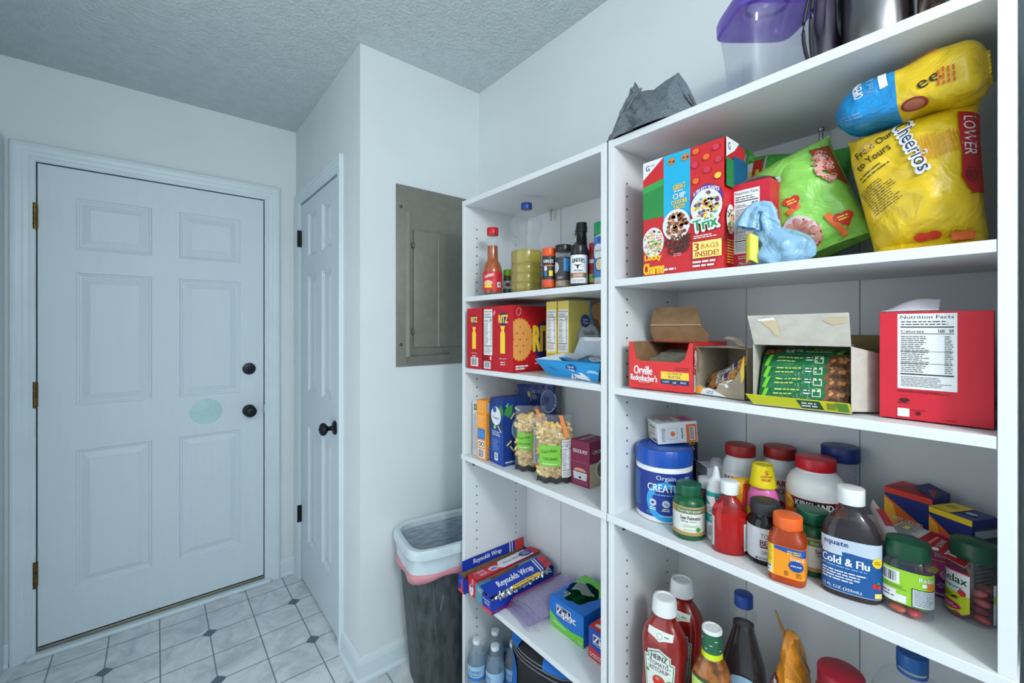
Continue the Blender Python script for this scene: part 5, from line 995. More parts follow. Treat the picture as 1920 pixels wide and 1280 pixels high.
b.on(mfront(W, D, Hh)); b.p([(-.07, 0), (.07, 0), (.07, .036), (.03, .028), (-.02, .024), (-.05, .038), (-.07, .058)], ZG) if False else b.p([(-.07, 0), (.07, 0), (.07, .030), (.02, .022), (-.03, .028), (-.07, .046)], ZG)
b.r(-.040, .020, .046, .078, OBX); b.r(-.038, .018, .048, .076, NVY); b.t('Ziploc', .0, .058, .078, .030, OBX, bold=.05); b.t('SANDWICH', -.030, .018, .05, .007, OBX, rot=-.1); b.t('216', .056, .009, .016, .008, OBX)
b.on(mtop(W, D, Hh)); b.r(-.068, .0, .055, .083, ZG); b.r(-.066, -.03, -.07, -.03, OBX); b.r(-.064, -.032, -.068, -.032, NVY); b.t('Zi', -.048, -.05, .024, .026, OBX, bold=.05)
b.build('carton', t)
b = B(); b.on(None)
for i in range(9): b.grid(lambda u_, v_: (-.052 + i * .012 + .004 * math.sin(v_ * 9 + i), -.055 + v_ * .12, .02 + u_ * (.062 + .012 * math.sin(i * 2.1)) + .005 * noise.noise(Vector((u_ * 3, v_ * 8, i)))), 6, 14, mat('green_bag_edge', (20, 110, 70), .3, var=.2, vscale=50))
o = b.build('green_bags', t, 60); o['kind'] = 'stuff'
b = B(); b.grid(lambda u_, v_: (-.030 + u_ * .05, -.03 + v_ * .055, Hh + .010 + .016 * math.sin(2.5 * u_ + 2 * v_) + .006 * noise.noise(Vector((u_ * 5, v_ * 5, 3)))), 12, 12, clear('frosty_bag', (200, 210, 206), .45, .2, .4)); b.build('loose_bag', t, 60)
W, D, Hh = .085, .16, .086
t, b = pbox('storage_bag_box', 'blue and red storage bag box against the right side panel', 'bag box', (1.034, .766, ZW), FACE, W, D, Hh, ink(18, 70, 170))
b.on(mfront(W, D, Hh)); b.p([(-.0425, 0), (.0425, 0), (.0425, .018), (-.0425, .034)], ink(200, 44, 54)); b.r(-.026, .04, .044, .072, OBX); b.r(-.0245, .04, .0455, .0705, NVY); b.t('Ziploc', .012, .056, .072, .028, OBX, bold=.05); b.mic(-.038, .038, .004, .018, 2, OBX, .5, rot=0)
b.on(mtop(W, D, Hh)); b.r(-.0425, .0425, -.08, .08, ink(206, 40, 50)); b.mic(-.03, .02, -.07, -.055, 2, RYEL); b.e(-.02, -.06, .012, .006, OBX); b.build('carton', t)
b = B(); b.grid(lambda u_, v_: (-.02 + u_ * .05, -.04 + v_ * .07, Hh + .004 + .030 * math.sin(PI * u_) * math.sin(PI * v_) + .006 * noise.noise(Vector((u_ * 5, v_ * 5, 7)))), 12, 12, clear('grey_lilac_bag', (190, 186, 206), .5, .2, .4)); b.build('loose_bag', t, 60)

# ---------------------------------------------------------------- bottom of the farther unit: water bottles and lunch bag
ZF = .0854
WCL = clear('water_plastic', (226, 236, 240), .07, .05, .8)
wb0 = thing('water_bottle', 'x', 'water bottle', (0, 0, ZF), 0, 'small water bottles on the bottom shelf')
WB = [(0, 0), (.028, 0), (.0315, .004), (.0315, .03), (.030, .033), (.0315, .036), (.0315, .06), (.030, .063), (.0315, .066), (.0315, .135), (.029, .148), (.022, .168), (.0135, .182), (.012, .19)]
lat('bottle_body', wb0, WB, WCL, n=36); lat('water', wb0, [(0, .002)] + [(r_ - .0015, z_) for r_, z_ in WB[1:11]] + [(0, .160)], clear('water', (214, 228, 236), .12, .02, .5), n=32)
lat('cap', wb0, rc(.0145, .014, .0008, .0015), mat('frosted_cap', (212, 224, 230), .4), .188, n=60, rib=RIB(40, .02))
b = lab(wb0, .0319, .075, .125, ink(150, 190, 220), a=3.1); b.r(-.1, .1, .075, .088, ink(50, 120, 190)); b.t('PURIFIED', -.02, .106, .045, .008, ink(30, 80, 160)); b.mic(-.04, .0, .092, .098, 1, NVY); b.r(.02, .034, .078, .095, OBX); b.e(.027, .0865, .005, .006, BLACK); fin(b)
WPOS = [((.871, 1.180), 'foremost of the caps, at the left front'), ((.917, 1.238), 'behind the front pair near the side panel'), ((.986, 1.240), 'standing farthest back along the side panel'), ((.930, 1.150), 'just left of the blue and black lunch bag'), ((.840, 1.245), 'at the very left front edge of the shelf'), ((1.000, 1.165), 'right behind the lunch bag top'), ((1.065, 1.150), 'in the back corner behind the lunch bag')]
for i, ((x, y), lb) in enumerate(WPOS):
    if i == 0: r = wb0
    else:
        r = wb0.copy(); COL.objects.link(r)
        for ch in list(wb0.children):
            c = ch.copy(); COL.objects.link(c); c.parent = r
    r.location = (x + .03, y, ZF); r.rotation_euler = (0, 0, cam_rz(x, y, (i * 37) % 50 - 30)); r['label'] = 'small clear water bottle ' + lb
NYL = mat('black_nylon', (26, 28, 34), .75, bump=.5, bscale=250, var=.1); BNY = mat('blue_nylon', (20, 104, 190), .7, bump=.3, bscale=250, var=.05)
t = thing('lunch_bag', 'black and bright blue soft lunch bag on the bottom shelf', 'lunch bag', (.988, .972, ZF), FACE + .05); b = B()
LB = lambda a, z, r0: 0
def soft(b, W, D, Hh, m, z0=0, k=4, amp=.006, seed=0, topk=.3):
    def P(i, j):
        a = 2 * PI * i; ca, sa = math.cos(a), math.sin(a); e = 1 / ((abs(ca) ** k + abs(sa) ** k) ** (1 / k)); q = j * 1.3
        rr = 1 if q < 1 else math.sqrt(max(0, 1 - ((q - 1) / .3) ** 2)); z = Hh * (min(q, 1) * (1 - topk) + (topk * math.sin(min(1, (q - 1) / .3) * PI / 2) if q > 1 else 0))
        n_ = noise.noise(Vector((ca * 2 + seed, sa * 2, z * 12))) * amp
        return (W / 2 * ca * e * rr + n_, D / 2 * sa * e * rr + n_, z0 + z + n_ * .5)
    b.grid(P, 64, 30, m)
soft(b, .27, .22, .318, NYL, k=3.2, topk=.14); b.build('bag_body', t, 60)
def bagpt(i, j, off=.004, W=.27, D=.22, Hh=.318, k=3.2, topk=.14):
    a = 2 * PI * i; ca, sa = math.cos(a), math.sin(a); e = 1 / ((abs(ca) ** k + abs(sa) ** k) ** (1 / k)); q = j * 1.3
    rr_ = 1 if q < 1 else math.sqrt(max(0, 1 - ((q - 1) / .3) ** 2)); z = Hh * (min(q, 1) * (1 - topk) + (topk * math.sin(min(1, (q - 1) / .3) * PI / 2) if q > 1 else 0))
    n_ = noise.noise(Vector((ca * 2, sa * 2, z * 12))) * .006
    return ((W / 2 + off) * ca * e * rr_ + n_, (D / 2 + off) * sa * e * rr_ + n_, z + n_ * .5 + off * (j > .77))
for (i0, i1, j0, j1) in ((.54, .70, .12, .72), (.53, .68, .80, .93), (.80, .97, .79, .90)):
    b = B(); b.grid(lambda i, j: bagpt(i0 + (i1 - i0) * i * (1 - .3 * j * (j1 < .8)), j0 + (j1 - j0) * j), 14, 14, BNY); b.build('blue_panel', t, 60)
b = B(); b.tube([(-.06, -.08, .29), (-.045, -.075, .310), (-.02, -.04, .322), (.005, -.02, .325), (.03, -.03, .322), (.04, -.06, .310), (.045, -.085, .28)], .009, NYL, 12); b.build('carry_handle', t, 50)
b = B(); b.tube([(-.02, -.03, .316), (.0, -.03, .320), (.02, -.03, .316)], .014, NYL, 12); b.build('handle_wrap', t, 50)
for k_ in range(3): b = B(); b.tube([bagpt(.54 + .38 * q / 14, .745 + k_ * .035, .002) for q in range(15)], .0016, mat('grey_piping', (120, 126, 134), .6), 6); b.build('zipper', t, 40)

# ---------------------------------------------------------------- trash can with liner between wall and shelves
BIN = mat('scuffed_black_plastic', (62, 70, 74), .55, var=.25, vscale=14, bump=.1, bscale=120, stretch=(3, 3, 1), rgb2=(44, 50, 54))
t = thing('trash_can', 'tall black scuffed trash can with pale liner folded over the rim', 'trash can', (.905, 1.500, 0), math.radians(-9))
def rr(W, D, z, k=5): return [((W / 2) * math.cos(a) / ((abs(math.cos(a)) ** k + abs(math.sin(a)) ** k) ** (1 / k)), (D / 2) * math.sin(a) / ((abs(math.cos(a)) ** k + abs(math.sin(a)) ** k) ** (1 / k)), z) for a in [2 * PI * i / 64 for i in range(64)]]
def loft(b, rings, m, cap0=True):
    n = len(rings[0]); b.add([p for r_ in rings for p in r_], [(i * n + k, i * n + (k + 1) % n, (i + 1) * n + (k + 1) % n, (i + 1) * n + k) for i in range(len(rings) - 1) for k in range(n)] + ([tuple(range(n))[::-1]] if cap0 else []), m)
b = B(); loft(b, [rr(.27, .19, 0), rr(.275, .195, .01), rr(.36, .262, .54), rr(.36, .262, .565), rr(.352, .254, .565), rr(.27, .19, .02)], BIN)
SC = mat('scuff_grey', (104, 114, 118), .7, var=.2)
def fbin(s_, t_, o_): q = t_ / .54; return (s_, -(.095 + (.131 - .095) * q) - o_, t_)
b.on(fbin, .03); b.p([(-.075, .22), (-.070, .30), (-.060, .345), (-.052, .31), (-.050, .25), (-.062, .20), (-.072, .19)], SC); b.p([(-.080, .33), (-.072, .38), (-.064, .39), (-.062, .355), (-.074, .325)], SC); b.r(-.101, -.0995, .25, .45, SC, .08); b.r(-.005, -.0035, .14, .35, SC, -.04); b.build('bin_body', t, 50)
LIN = mat('liner_film', (196, 212, 220), .3, bump=.25, bscale=30, coat=.3); LIN2 = mat('liner_red_hem', (206, 140, 150), .35, bump=.2)
def wav(r_, a, z, s_): return [(x * (1 + a * noise.noise(Vector((x * 14, y * 14, s_)))), y * (1 + a * noise.noise(Vector((x * 14, y * 14, s_)))), z + a * .18 * noise.noise(Vector((x * 9, y * 9, s_ + 5)))) for x, y, z in r_]
b = B(); loft(b, [wav(rr(.372, .276, .485), .05, .485, 2), wav(rr(.376, .280, .51), .03, .51, 3), rr(.380, .284, .540), rr(.392, .296, .545), rr(.392, .296, .568), rr(.384, .288, .578), rr(.366, .268, .580), rr(.345, .247, .575), rr(.342, .244, .555)], LIN, False); b.build('liner_rim', t, 50)
b = B(); loft(b, [wav(rr(.372, .276, .462), .07, .462, 1), wav(rr(.3725, .2765, .487), .05, .487, 2)], LIN2, False); b.build('liner_hem', t, 50, solid=.001)
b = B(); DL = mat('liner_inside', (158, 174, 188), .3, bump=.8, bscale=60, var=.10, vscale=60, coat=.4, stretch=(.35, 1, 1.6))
loft(b, [wav(rr(.342, .244, .555), .0, .555, 1), wav(rr(.326, .230, .48), .06, .48, 4), wav(rr(.30, .21, .36), .08, .36, 5), wav(rr(.26, .18, .24), .1, .24, 6)][::-1], DL); b.build('liner_inside', t, 50)

# ---------------------------------------------------------------- middle shelf of the nearer unit (z = 1.235)
ZO = 1.2354; ORED = ink(214, 44, 46)
t = thing('popcorn_box', 'open red microwave popcorn box with brown lid folded back', 'popcorn box', (.998, .556, ZO), FACE + .11)
W, D, Hh = .153, .22, .110; th = .0012; b = B()
cut = [(-W / 2, 0), (W / 2, 0), (W / 2, Hh), (W / 2 - .008, Hh), (W / 2 - .017, .075), (W / 2 - .030, .066), (-W / 2 + .030, .066), (-W / 2 + .020, .070), (-W / 2 + .010, Hh), (-W / 2, Hh)]
b.prism(cut, -D / 2, -D / 2 + th, ORED, 'y'); b.box(-W / 2, W / 2, D / 2 - th, D / 2, 0, Hh, ORED); b.box(-W / 2, -W / 2 + th, -D / 2 + th, D / 2 - th, 0, Hh, KR); b.box(W / 2 - th, W / 2, -D / 2 + th, D / 2 - th, 0, Hh, ORED); b.box(-W / 2, W / 2, -D / 2 + th, D / 2 - th, 0, th, KR)
b.box(-W / 2 + .001, W / 2 - .001, -D / 2 + .10, D / 2 - th, Hh - .001, Hh, ORED)
b.on(mfront(W, D, Hh)); b.e(-.042, .030, .036, .022, ink(190, 30, 36)); b.e(-.042, .031, .035, .021, ORED); b.t('Orville', -.040, .044, .046, .020, OBX, bold=.04, rot=-.02); b.t("Redenbacher's", -.038, .026, .066, .015, OBX, bold=.04, rot=-.02); b.mic(-.05, -.018, .015, .018, 1, OBX)
b.r(.004, .068, .020, .044, RYEL); b.r(.004, .068, .016, .027, NVY); b.t('ULTIMATE', .036, .040, .034, .005, NVY); b.t('BUTTER', .036, .0325, .028, .005, NVY); b.t('CLASSIC', .016, .0215, .016, .004, OBX); b.e(.036, .020, .006, .006, NVY); b.t('18', .036, .0205, .007, .005, OBX); b.t('BAGS', .056, .0215, .012, .004, OBX); b.mic(.036, .068, .047, .056, 2, DARKRED, .5)
b.on(mright(W, D, Hh)); b.r(-.120, -.065, .045, .103, KR); b.r(-.120, -.065, .044, .0455, DARKRED); b.e(-.100, .074, .011, .027, DARKRED); b.t('Orville', -.101, .074, .040, .010, OBX, rot=PI / 2, bold=.04); b.r(-.118, -.100, .004, .040, ink(200, 206, 214)); b.mic(-.117, -.101, .006, .038, 9, NVY); b.r(-.097, -.083, .004, .040, LBL)
b.build('carton', t)
b = B(); fl = [(-.062, 0, 0), (.070, 0, 0), (.078, -.010, .020), (.062, -.020, .045), (.052, -.010, .075), (.040, .0, .088), (-.058, .0, .090), (-.064, -.006, .080), (-.064, -.018, .045), (-.068, -.010, .025)]
b.M = Matrix.Translation((-.002, -.02, Hh - .004)); b.add([(x, y + .02, z) for x, y, z in fl] + [(x, y + .0215, z) for x, y, z in fl] + [(0, .005, .045), (0, .0065, .045)], [(k, (k + 1) % 10, 20) for k in range(10)] + [((k + 1) % 10 + 10, k + 10, 21) for k in range(10)] + [(k, k + 10, (k + 1) % 10 + 10, (k + 1) % 10) for k in range(10)], KR)
b.M = Matrix.Translation((-.002, -.02, Hh - .004)); b.box(-.064, .062, -.001, .0005, .0438, .0452, ink(214, 196, 160)); b.build('lid', t, 30)
PBG = mat('popcorn_paper', (126, 124, 112), .7, var=.1, vscale=60)
for i in range(6):
    b = B(); b.lathe([(0, -.062), (.004, -.061), (.0045, -.05), (.0045, .05), (.004, .061), (0, .062)], PBG, 16, sx=5.8, cap=False)
    o = b.build('popcorn_packet', None, 60); M = Matrix.Translation((.998, .556, ZO)) @ Matrix.Rotation(FACE + .11, 4, 'Z')
    o.matrix_world = M @ Matrix.Translation((-.002 + .004 * (i % 2), -.084 + i * .027, .034 + .006 * i)) @ Matrix.Rotation(math.radians(-14), 4, 'X') @ Matrix.Rotation(PI / 2, 4, 'Y'); tag(o, 'flat grey-brown popcorn packet standing in the open popcorn box', 'popcorn packet', 'popcorn packets in the red box')
# torn kraft snack box
W, D, Hh = .112, .13, .102; t = thing('snack_box', 'brown snack box with its front torn open, pretzel packets inside', 'snack box', (.968, .409, ZO), FACE - .13)
b = B(); KR2 = mat('grey_card', (164, 150, 130), .8, var=.06, vscale=50)
b.box(-W / 2, -W / 2 + th, -D / 2, D / 2, 0, Hh, KR2); b.box(W / 2 - th, W / 2, -D / 2 + .01, D / 2, 0, Hh, KR2); b.box(-W / 2, W / 2, D / 2 - th, D / 2, 0, Hh, KR2); b.box(-W / 2, W / 2, -D / 2 + .012, D / 2, 0, th, KR2)
b.prism([(-W / 2, -.055), (-.02, -.052), (.01, -.040), (W / 2, -.060), (W / 2, D / 2), (-W / 2, D / 2)], Hh - th, Hh, KR2)
b.prism([(-W / 2, 0), (W / 2, 0), (W / 2, .085), (W / 2 - .004, .068), (W / 2 - .012, .054), (W / 2 - .020, .040), (.014, .034), (.002, .026), (-.004, .014), (-.030, .016), (-.044, .022), (-.050, .060), (-.050, .090), (-W / 2, .099)], -D / 2, -D / 2 + th, KR2, 'y')
b.on(mfront(W, D, Hh)); b.p([(-.054, .001), (-.006, .001), (-.020, .012), (-.054, .018)], ink(236, 158, 50)); b.p([(-.040, .001), (.020, .001), (-.004, .010), (-.020, .016), (-.034, .012)], OBX); b.mic(-.026, -.004, .003, .010, 2, NVY); b.r(.002, .016, .026, .0272, WHITE); b.r(.016, .022, .020, .0275, WHITE, .7); b.r(.018, .032, .033, .035, WHITE, .5); b.p([(W / 2 - .008, .06), (W / 2, .09), (W / 2, .045), (W / 2 - .006, .03)], RYEL); b.e(-.051, .075, .003, .016, ink(200, 190, 200)); b.mic(-.053, -.050, .03, .07, 6, NVY)
b.on(mtop(W, D, Hh)); b.p([(-.052, -.055), (-.005, -.052), (-.012, -.038), (-.050, -.04)], ink(60, 130, 210)); b.build('carton', t)
b = B(); b.grid(lambda i, j: (W / 2 - .036 + i * .020 + .012 * j, -.055 + .008 * j - .02 * (1 - j), Hh + .004 + .020 * math.sin(PI * (1 - j) * .7) - .004 * i), 4, 12, KR2); b.build('torn_flap', t, 60, solid=.0012)
PRT = mat('pretzel_packet', (190, 130, 60), .25, var=.4, vscale=90, rgb2=(90, 54, 24), coat=.5)
for i, (dx, dy, dz, a) in enumerate(((.000, -.045, .016, .50), (-.006, -.028, .026, .35), (.014, -.030, .038, .62))):
    p = Matrix.Translation((.968, .409, ZO)) @ Matrix.Rotation(FACE - .13, 4, 'Z') @ Vector((dx - .006, dy + .012, dz + .020))
    packet('pretzel_packet', 'small pretzel packet inside the torn brown snack box', 'pretzel packet', p, (math.radians(35), -a, FACE - .13), .082, .036, .014, PRT, 'pretzel packets in the torn box', lambda b: (b.bars(-.014, .006, -.014, .012), b.r(.008, .016, -.016, .016, ink(30, 60, 140)), b.r(.018, .036, -.004, .002, ink(220, 180, 120))), seed=i + 20)
# box of green granola bars
W, D, Hh = .146, .15, .112; t = thing('granola_bar_box', 'opened grey card box of green granola bars with yellow front flap', 'snack box', (.951, .2735, ZO), FACE + .16)
LK = mat('pale_card', (190, 186, 176), .8, var=.04, vscale=60); YG = ink(206, 206, 30)
b = B(); b.box(-W / 2, -W / 2 + th, -D / 2, D / 2, 0, Hh, LK); b.box(W / 2 - th, W / 2, -D / 2, D / 2, 0, Hh, LK); b.box(-W / 2, W / 2, D / 2 - th, D / 2, 0, Hh, LK); b.box(-W / 2, W / 2, -D / 2, D / 2, 0, th, LK); b.box(-W / 2, W / 2, -D / 2 + .02, D / 2, Hh - th, Hh, LK); b.build('carton', t)
b = B(); b.M = Matrix.Translation((0, -D / 2, .0008)) @ Matrix.Rotation(math.radians(38), 4, 'X'); b.add([(-W / 2, 0, 0), (W / 2, 0, 0), (W / 2 - .002, -.0, .022), (-W / 2 - .010, -.0, .024)] + [(-W / 2, .001, 0), (W / 2, .001, 0), (W / 2 - .002, .001, .022), (-W / 2 - .010, .001, .024)], [(0, 1, 2, 3), (7, 6, 5, 4), (0, 4, 5, 1), (1, 5, 6, 2), (2, 6, 7, 3), (3, 7, 4, 0)], YG)
b.on(lambda s_, t_, o_: (s_, -o_, t_)); b.p([(.004, .002), (.036, .002), (.030, .021), (-.004, .021)], ink(20, 70, 50)); b.mic(.004, .030, .005, .018, 2, OBX, .6); b.r(.040, .052, .004, .019, ink(130, 140, 30)); b.p([(.056, .002), (.070, .002), (.068, .021), (.050, .021)], ink(90, 140, 40)); b.build('front_flap', t)
b = B(); b.plate([(-.072, -.073, Hh), (.072, -.073, Hh), (.070, -.0893, Hh + .056), (-.080, -.0885, Hh + .0535)], .0012, LK); b.on(lambda s_, t_, o_: (s_, -.0730 - .29 * t_ - o_ - .0008, Hh + t_)); b.p([(-.060, .046), (-.038, .049), (-.032, .040), (-.028, .018), (-.036, .016), (-.042, .028), (-.052, .036), (-.057, .042)], ink(200, 184, 150)); b.p([(-.066, .046), (-.038, .050), (-.034, .044), (-.038, .0455), (-.060, .043)], OBX); b.p([(.034, .044), (.050, .050), (.067, .048), (.065, .040), (.048, .036)], ink(192, 176, 146)); b.build('top_flap', t)
b = B(); b.plate([(W / 2, -D / 2, .004), (W / 2 + .034, -D / 2 + .046, .001), (W / 2 + .034, -D / 2 + .046, .100), (W / 2, -D / 2, .112)], .0012, LK); b.build('side_flap', t)
GB = film('bar_green', (24, 110, 66)); 
def bardeco(b):
    b.p([(.034, -.02), (.078, -.02), (.078, .02), (.050, .02)], ink(130, 80, 50)); rd_ = random.Random(4)
    for q in range(14): b.e(rd_.uniform(.044, .074), rd_.uniform(-.012, .012), .005, .003, ink(206, 150, 90) if q % 2 else ink(80, 46, 26), rot=rd_.uniform(0, 3))
    b.mic(-.048, .0, .002, .008, 1, ink(190, 220, 110), .6); b.mic(-.05, -.01, -.006, -.001, 1, ink(200, 210, 120), .6); b.mic(.004, .018, -.004, .008, 2, OBX); b.r(.019, .034, -.007, .010, ink(220, 230, 200)); b.r(.0205, .0325, -.0055, .0085, ink(30, 110, 66)); b.p([(-.074, -.012), (-.066, -.014), (-.056, .012), (-.064, .012)], ink(120, 210, 60)); b.r(-.058, .05, .0165, .018, SIL)
for i in range(6):
    M = Matrix.Translation((.951, .2735, ZO)) @ Matrix.Rotation(FACE + .16, 4, 'Z') @ Matrix.Scale(.86, 4, (1, 0, 0))
    x_, y_, z_ = ((.000, -.052, .024), (.001, -.044, .043), (.001, -.036, .062), (.002, -.026, .080), (.0, .0, .094), (0, .02, .03))[i]
    o = packet('granola_bar', 'green wrapped granola bar stacked inside the grey card box', 'granola bar', (0, 0, 0), (0, 0, 0), .158, .036, .017, GB, 'green granola bars', bardeco, seed=i + 40)
    o.matrix_world = M @ Matrix.Translation((x_, y_, z_)) @ Matrix.Rotation(math.radians((58, 58, 58, 50, 24, 10)[i]), 4, 'X') @ Matrix.Rotation(math.radians((2, 2, 2, 1, 0, 0)[i]) + (PI if i == 4 else 0), 4, 'Z')
t, b = pbox('snack_box', 'olive carton corner showing behind the granola bar box', 'snack box', (1.10, .212, ZO), FACE, .09, .09, .128, ink(128, 112, 60)); b.on(mtop(.09, .09, .128)); b.r(-.045, .045, -.01, .045, ink(50, 50, 90)); b.build('carton', t)
# big red box
W, D, Hh = .124, .11, .168; NR = ink(206, 34, 54)
t, b = pbox('drink_mix_box', 'big red box with nutrition facts panel, its top torn open', 'food box', (.962, .0968, ZO), FACE + .03, W, D, Hh, NR)
b.on(mfront(W, D, Hh)); b.nutri(-.040, .026, .048, .165, '160   30', n=13); b.mic(-.040, .026, .042, .046, 2, ink(90, 14, 26), .5); b.e(-.032, .030, .006, .003, ink(70, 10, 20)); b.mic(-.040, -.026, .024, .027, 1, ink(70, 10, 20)); b.r(-.040, -.026, .004, .017, OBX); b.e(-.016, .011, .003, .003, ink(80, 10, 20)); b.mic(-.024, -.006, .0145, .0165, 1, ink(90, 10, 20)); b.mic(.012, .028, .004, .006, 1, ink(70, 10, 20)); b.build('carton', t)
b = B(); b.grid(lambda i, j: (-.060 + i * .066 , -D / 2 + .004 + j * .03 + .006 * i, Hh + (.002 + .020 * math.sin(min(1, i * 1.15) * PI * .62) * j)), 14, 8, ink(206, 204, 212)); b.plate([(-.012, -D / 2 + .034, Hh + .018), (.010, -D / 2 + .04, Hh + .002), (-.002, -D / 2 + .036, Hh + .024), (-.030, -D / 2 + .036, Hh + .022)], .0008, NR) if False else None; b.build('torn_top', t, 60, solid=.001)

# ---------------------------------------------------------------- cereal shelf of the nearer unit (z = 1.499)
ZK = 1.4994
W, D, Hh = .184, .098, .262; CR_ = ink(204, 40, 46)
t, b = pbox('cereal_box', 'large cereal variety box with three printed cereal panels', 'cereal box', (.921, .483, ZK), FACE, W, D, Hh, CR_)
SKY = ink(30, 176, 222); b.on(mfront(W, D, Hh))
xa, xb = -.092 + .184 * .285, -.092 + .184 * .62
b.r(xa, xb, .095, Hh, SKY); b.p([(-.092, Hh), (xa, Hh), (-.092, .222)], OBX); b.t('G', -.080, .247, .009, .013, NVY, bold=.04); b.mic(-.072, -.058, .248, .254, 2, NVY)
b.r(-.092, xa - .0005, .130, .205, ink(40, 140, 70)); b.p([(-.092, .205), (xa, .215), (xa, .20), (-.092, .19)], ink(60, 160, 80))      # plain green field where a character stood
BOWL = ink(226, 228, 230)
b.e(-.066, .075, .027, .034, BOWL); heap(b, -.066, .075, .024, .030, 150, .0026, [ink(222, 206, 150), ink(200, 170, 110), ink(236, 236, 230), ink(120, 200, 90), ink(240, 150, 170), ink(240, 200, 60)], 1)
b.t('Lucky', -.066, .040, .042, .016, ink(250, 200, 40), bold=.06); b.t('Charms', -.064, .016, .052, .024, ink(250, 200, 40), bold=.06)
for cx in (-.020, .012): b.e(cx, .246, .009, .008, ink(190, 130, 80)); heap(b, cx, .246, .006, .005, 6, .0015, [ink(60, 30, 20)], 2)
b.t('GREAT', -.002, .187, .028, .011, RYEL, bold=.05, rot=.06); b.mic(-.014, .012, .176, .180, 1, OBX, .8); b.t('CHIP', -.002, .167, .028, .012, OBX, bold=.05, rot=.05); b.t('COOOOKIE', -.002, .154, .036, .009, RYEL, bold=.05, rot=.05); b.t('TASTE!', -.002, .143, .026, .009, RYEL, bold=.05, rot=.05)
b.e(-.009, .105, .032, .034, BOWL); heap(b, -.009, .104, .025, .027, 75, .0045, [ink(170, 112, 70), ink(150, 92, 56), ink(190, 130, 86), ink(110, 64, 40)], 5, ink(70, 36, 22))
b.t('COOKIE', -.006, .070, .060, .016, ink(70, 50, 46), bold=.07, rot=.1); b.t('CRISP', -.004, .052, .048, .017, ink(70, 50, 46), bold=.07, rot=.1); b.mic(-.014, .010, .036, .044, 2, ink(240, 170, 170))
for cx, cy in ((.036, .250), (.078, .246), (.083, .220), (.034, .222), (.036, .188), (.082, .188), (.058, .232), (.060, .205)): b.e(cx, cy, .007, .006, (ORA, RYEL, ink(200, 60, 90), ink(120, 180, 80))[int(cx * 900) % 4])
b.p([(.026, .150), (.036, .168), (.058, .177), (.080, .168), (.092, .152), (.092, .140), (.026, .136)], ink(90, 50, 150)); b.t('6 FRUITY SHAPES', .058, .168, .054, .008, OBX, bold=.04, arc=.008)
b.e(.058, .130, .033, .036, BOWL); heap(b, .058, .131, .026, .029, 90, .0038, [ink(220, 60, 90), ink(250, 160, 50), ink(190, 210, 80), ink(120, 60, 120), ink(90, 180, 170), ink(250, 220, 90)], 7)
b.t('Trix', .056, .096, .056, .028, OBX, bold=.12, rot=.12); b.t('Trix', .056, .096, .050, .023, ink(20, 160, 90), bold=.05, rot=.12); b.mic(.032, .080, .066, .074, 2, OBX, .6)
b.r(.030, .090, .026, .060, ink(250, 226, 130)); b.t('3', .038, .049, .010, .016, ink(170, 70, 30), bold=.05); b.t('BAGS', .066, .049, .036, .010, ink(200, 140, 50), bold=.03); b.t('INSIDE!', .060, .034, .048, .011, ink(180, 80, 40), bold=.03); b.mic(.030, .088, .006, .022, 2, OBX, .6); b.mic(-.036, -.006, .006, .014, 1, OBX, .7)
b.on(mright(W, D, Hh)); b.p([(-.049, Hh), (.01, Hh), (-.012, .242), (-.049, .222)], OBX); b.t('G', -.036, .246, .010, .015, NVY, bold=.04); b.r(-.049, -.016, .165, .222, ink(40, 130, 70)); b.r(-.016, .049, .12, Hh - .03, ink(24, 90, 130)); b.e(-.03, .10, .018, .03, BOWL); heap(b, -.03, .1, .015, .026, 50, .003, [ORA, GRN, RYEL, DARKRED], 9); b.mic(-.045, .045, .01, .06, 6, RYEL)
b.build('carton', t)
W, D, Hh = .077, .05, .170
t, b = pbox('cracker_box', 'small red box with tall nutrition panel between cereal box and green bag', 'cracker box', (.930, .3570, ZK), FACE - .0, W, D, Hh, ink(204, 30, 56)); b.on(mfront(W, D, Hh)); b.nutri(-.028, .020, .030, .157, '80', n=13); b.mic(-.02, .012, .018, .026, 2, OBX); b.t('Mondelez', -.002, .010, .034, .006, OBX, shear=.3); b.build('carton', t); b = B(); b.grid(lambda i, j: (-.034 + .07 * i, .022 - .016 * j, Hh + .018 * math.sin(PI * (.15 + .7 * i)) * j), 10, 6, ink(124, 112, 100)); b.build('torn_flap', t, 60, solid=.001)
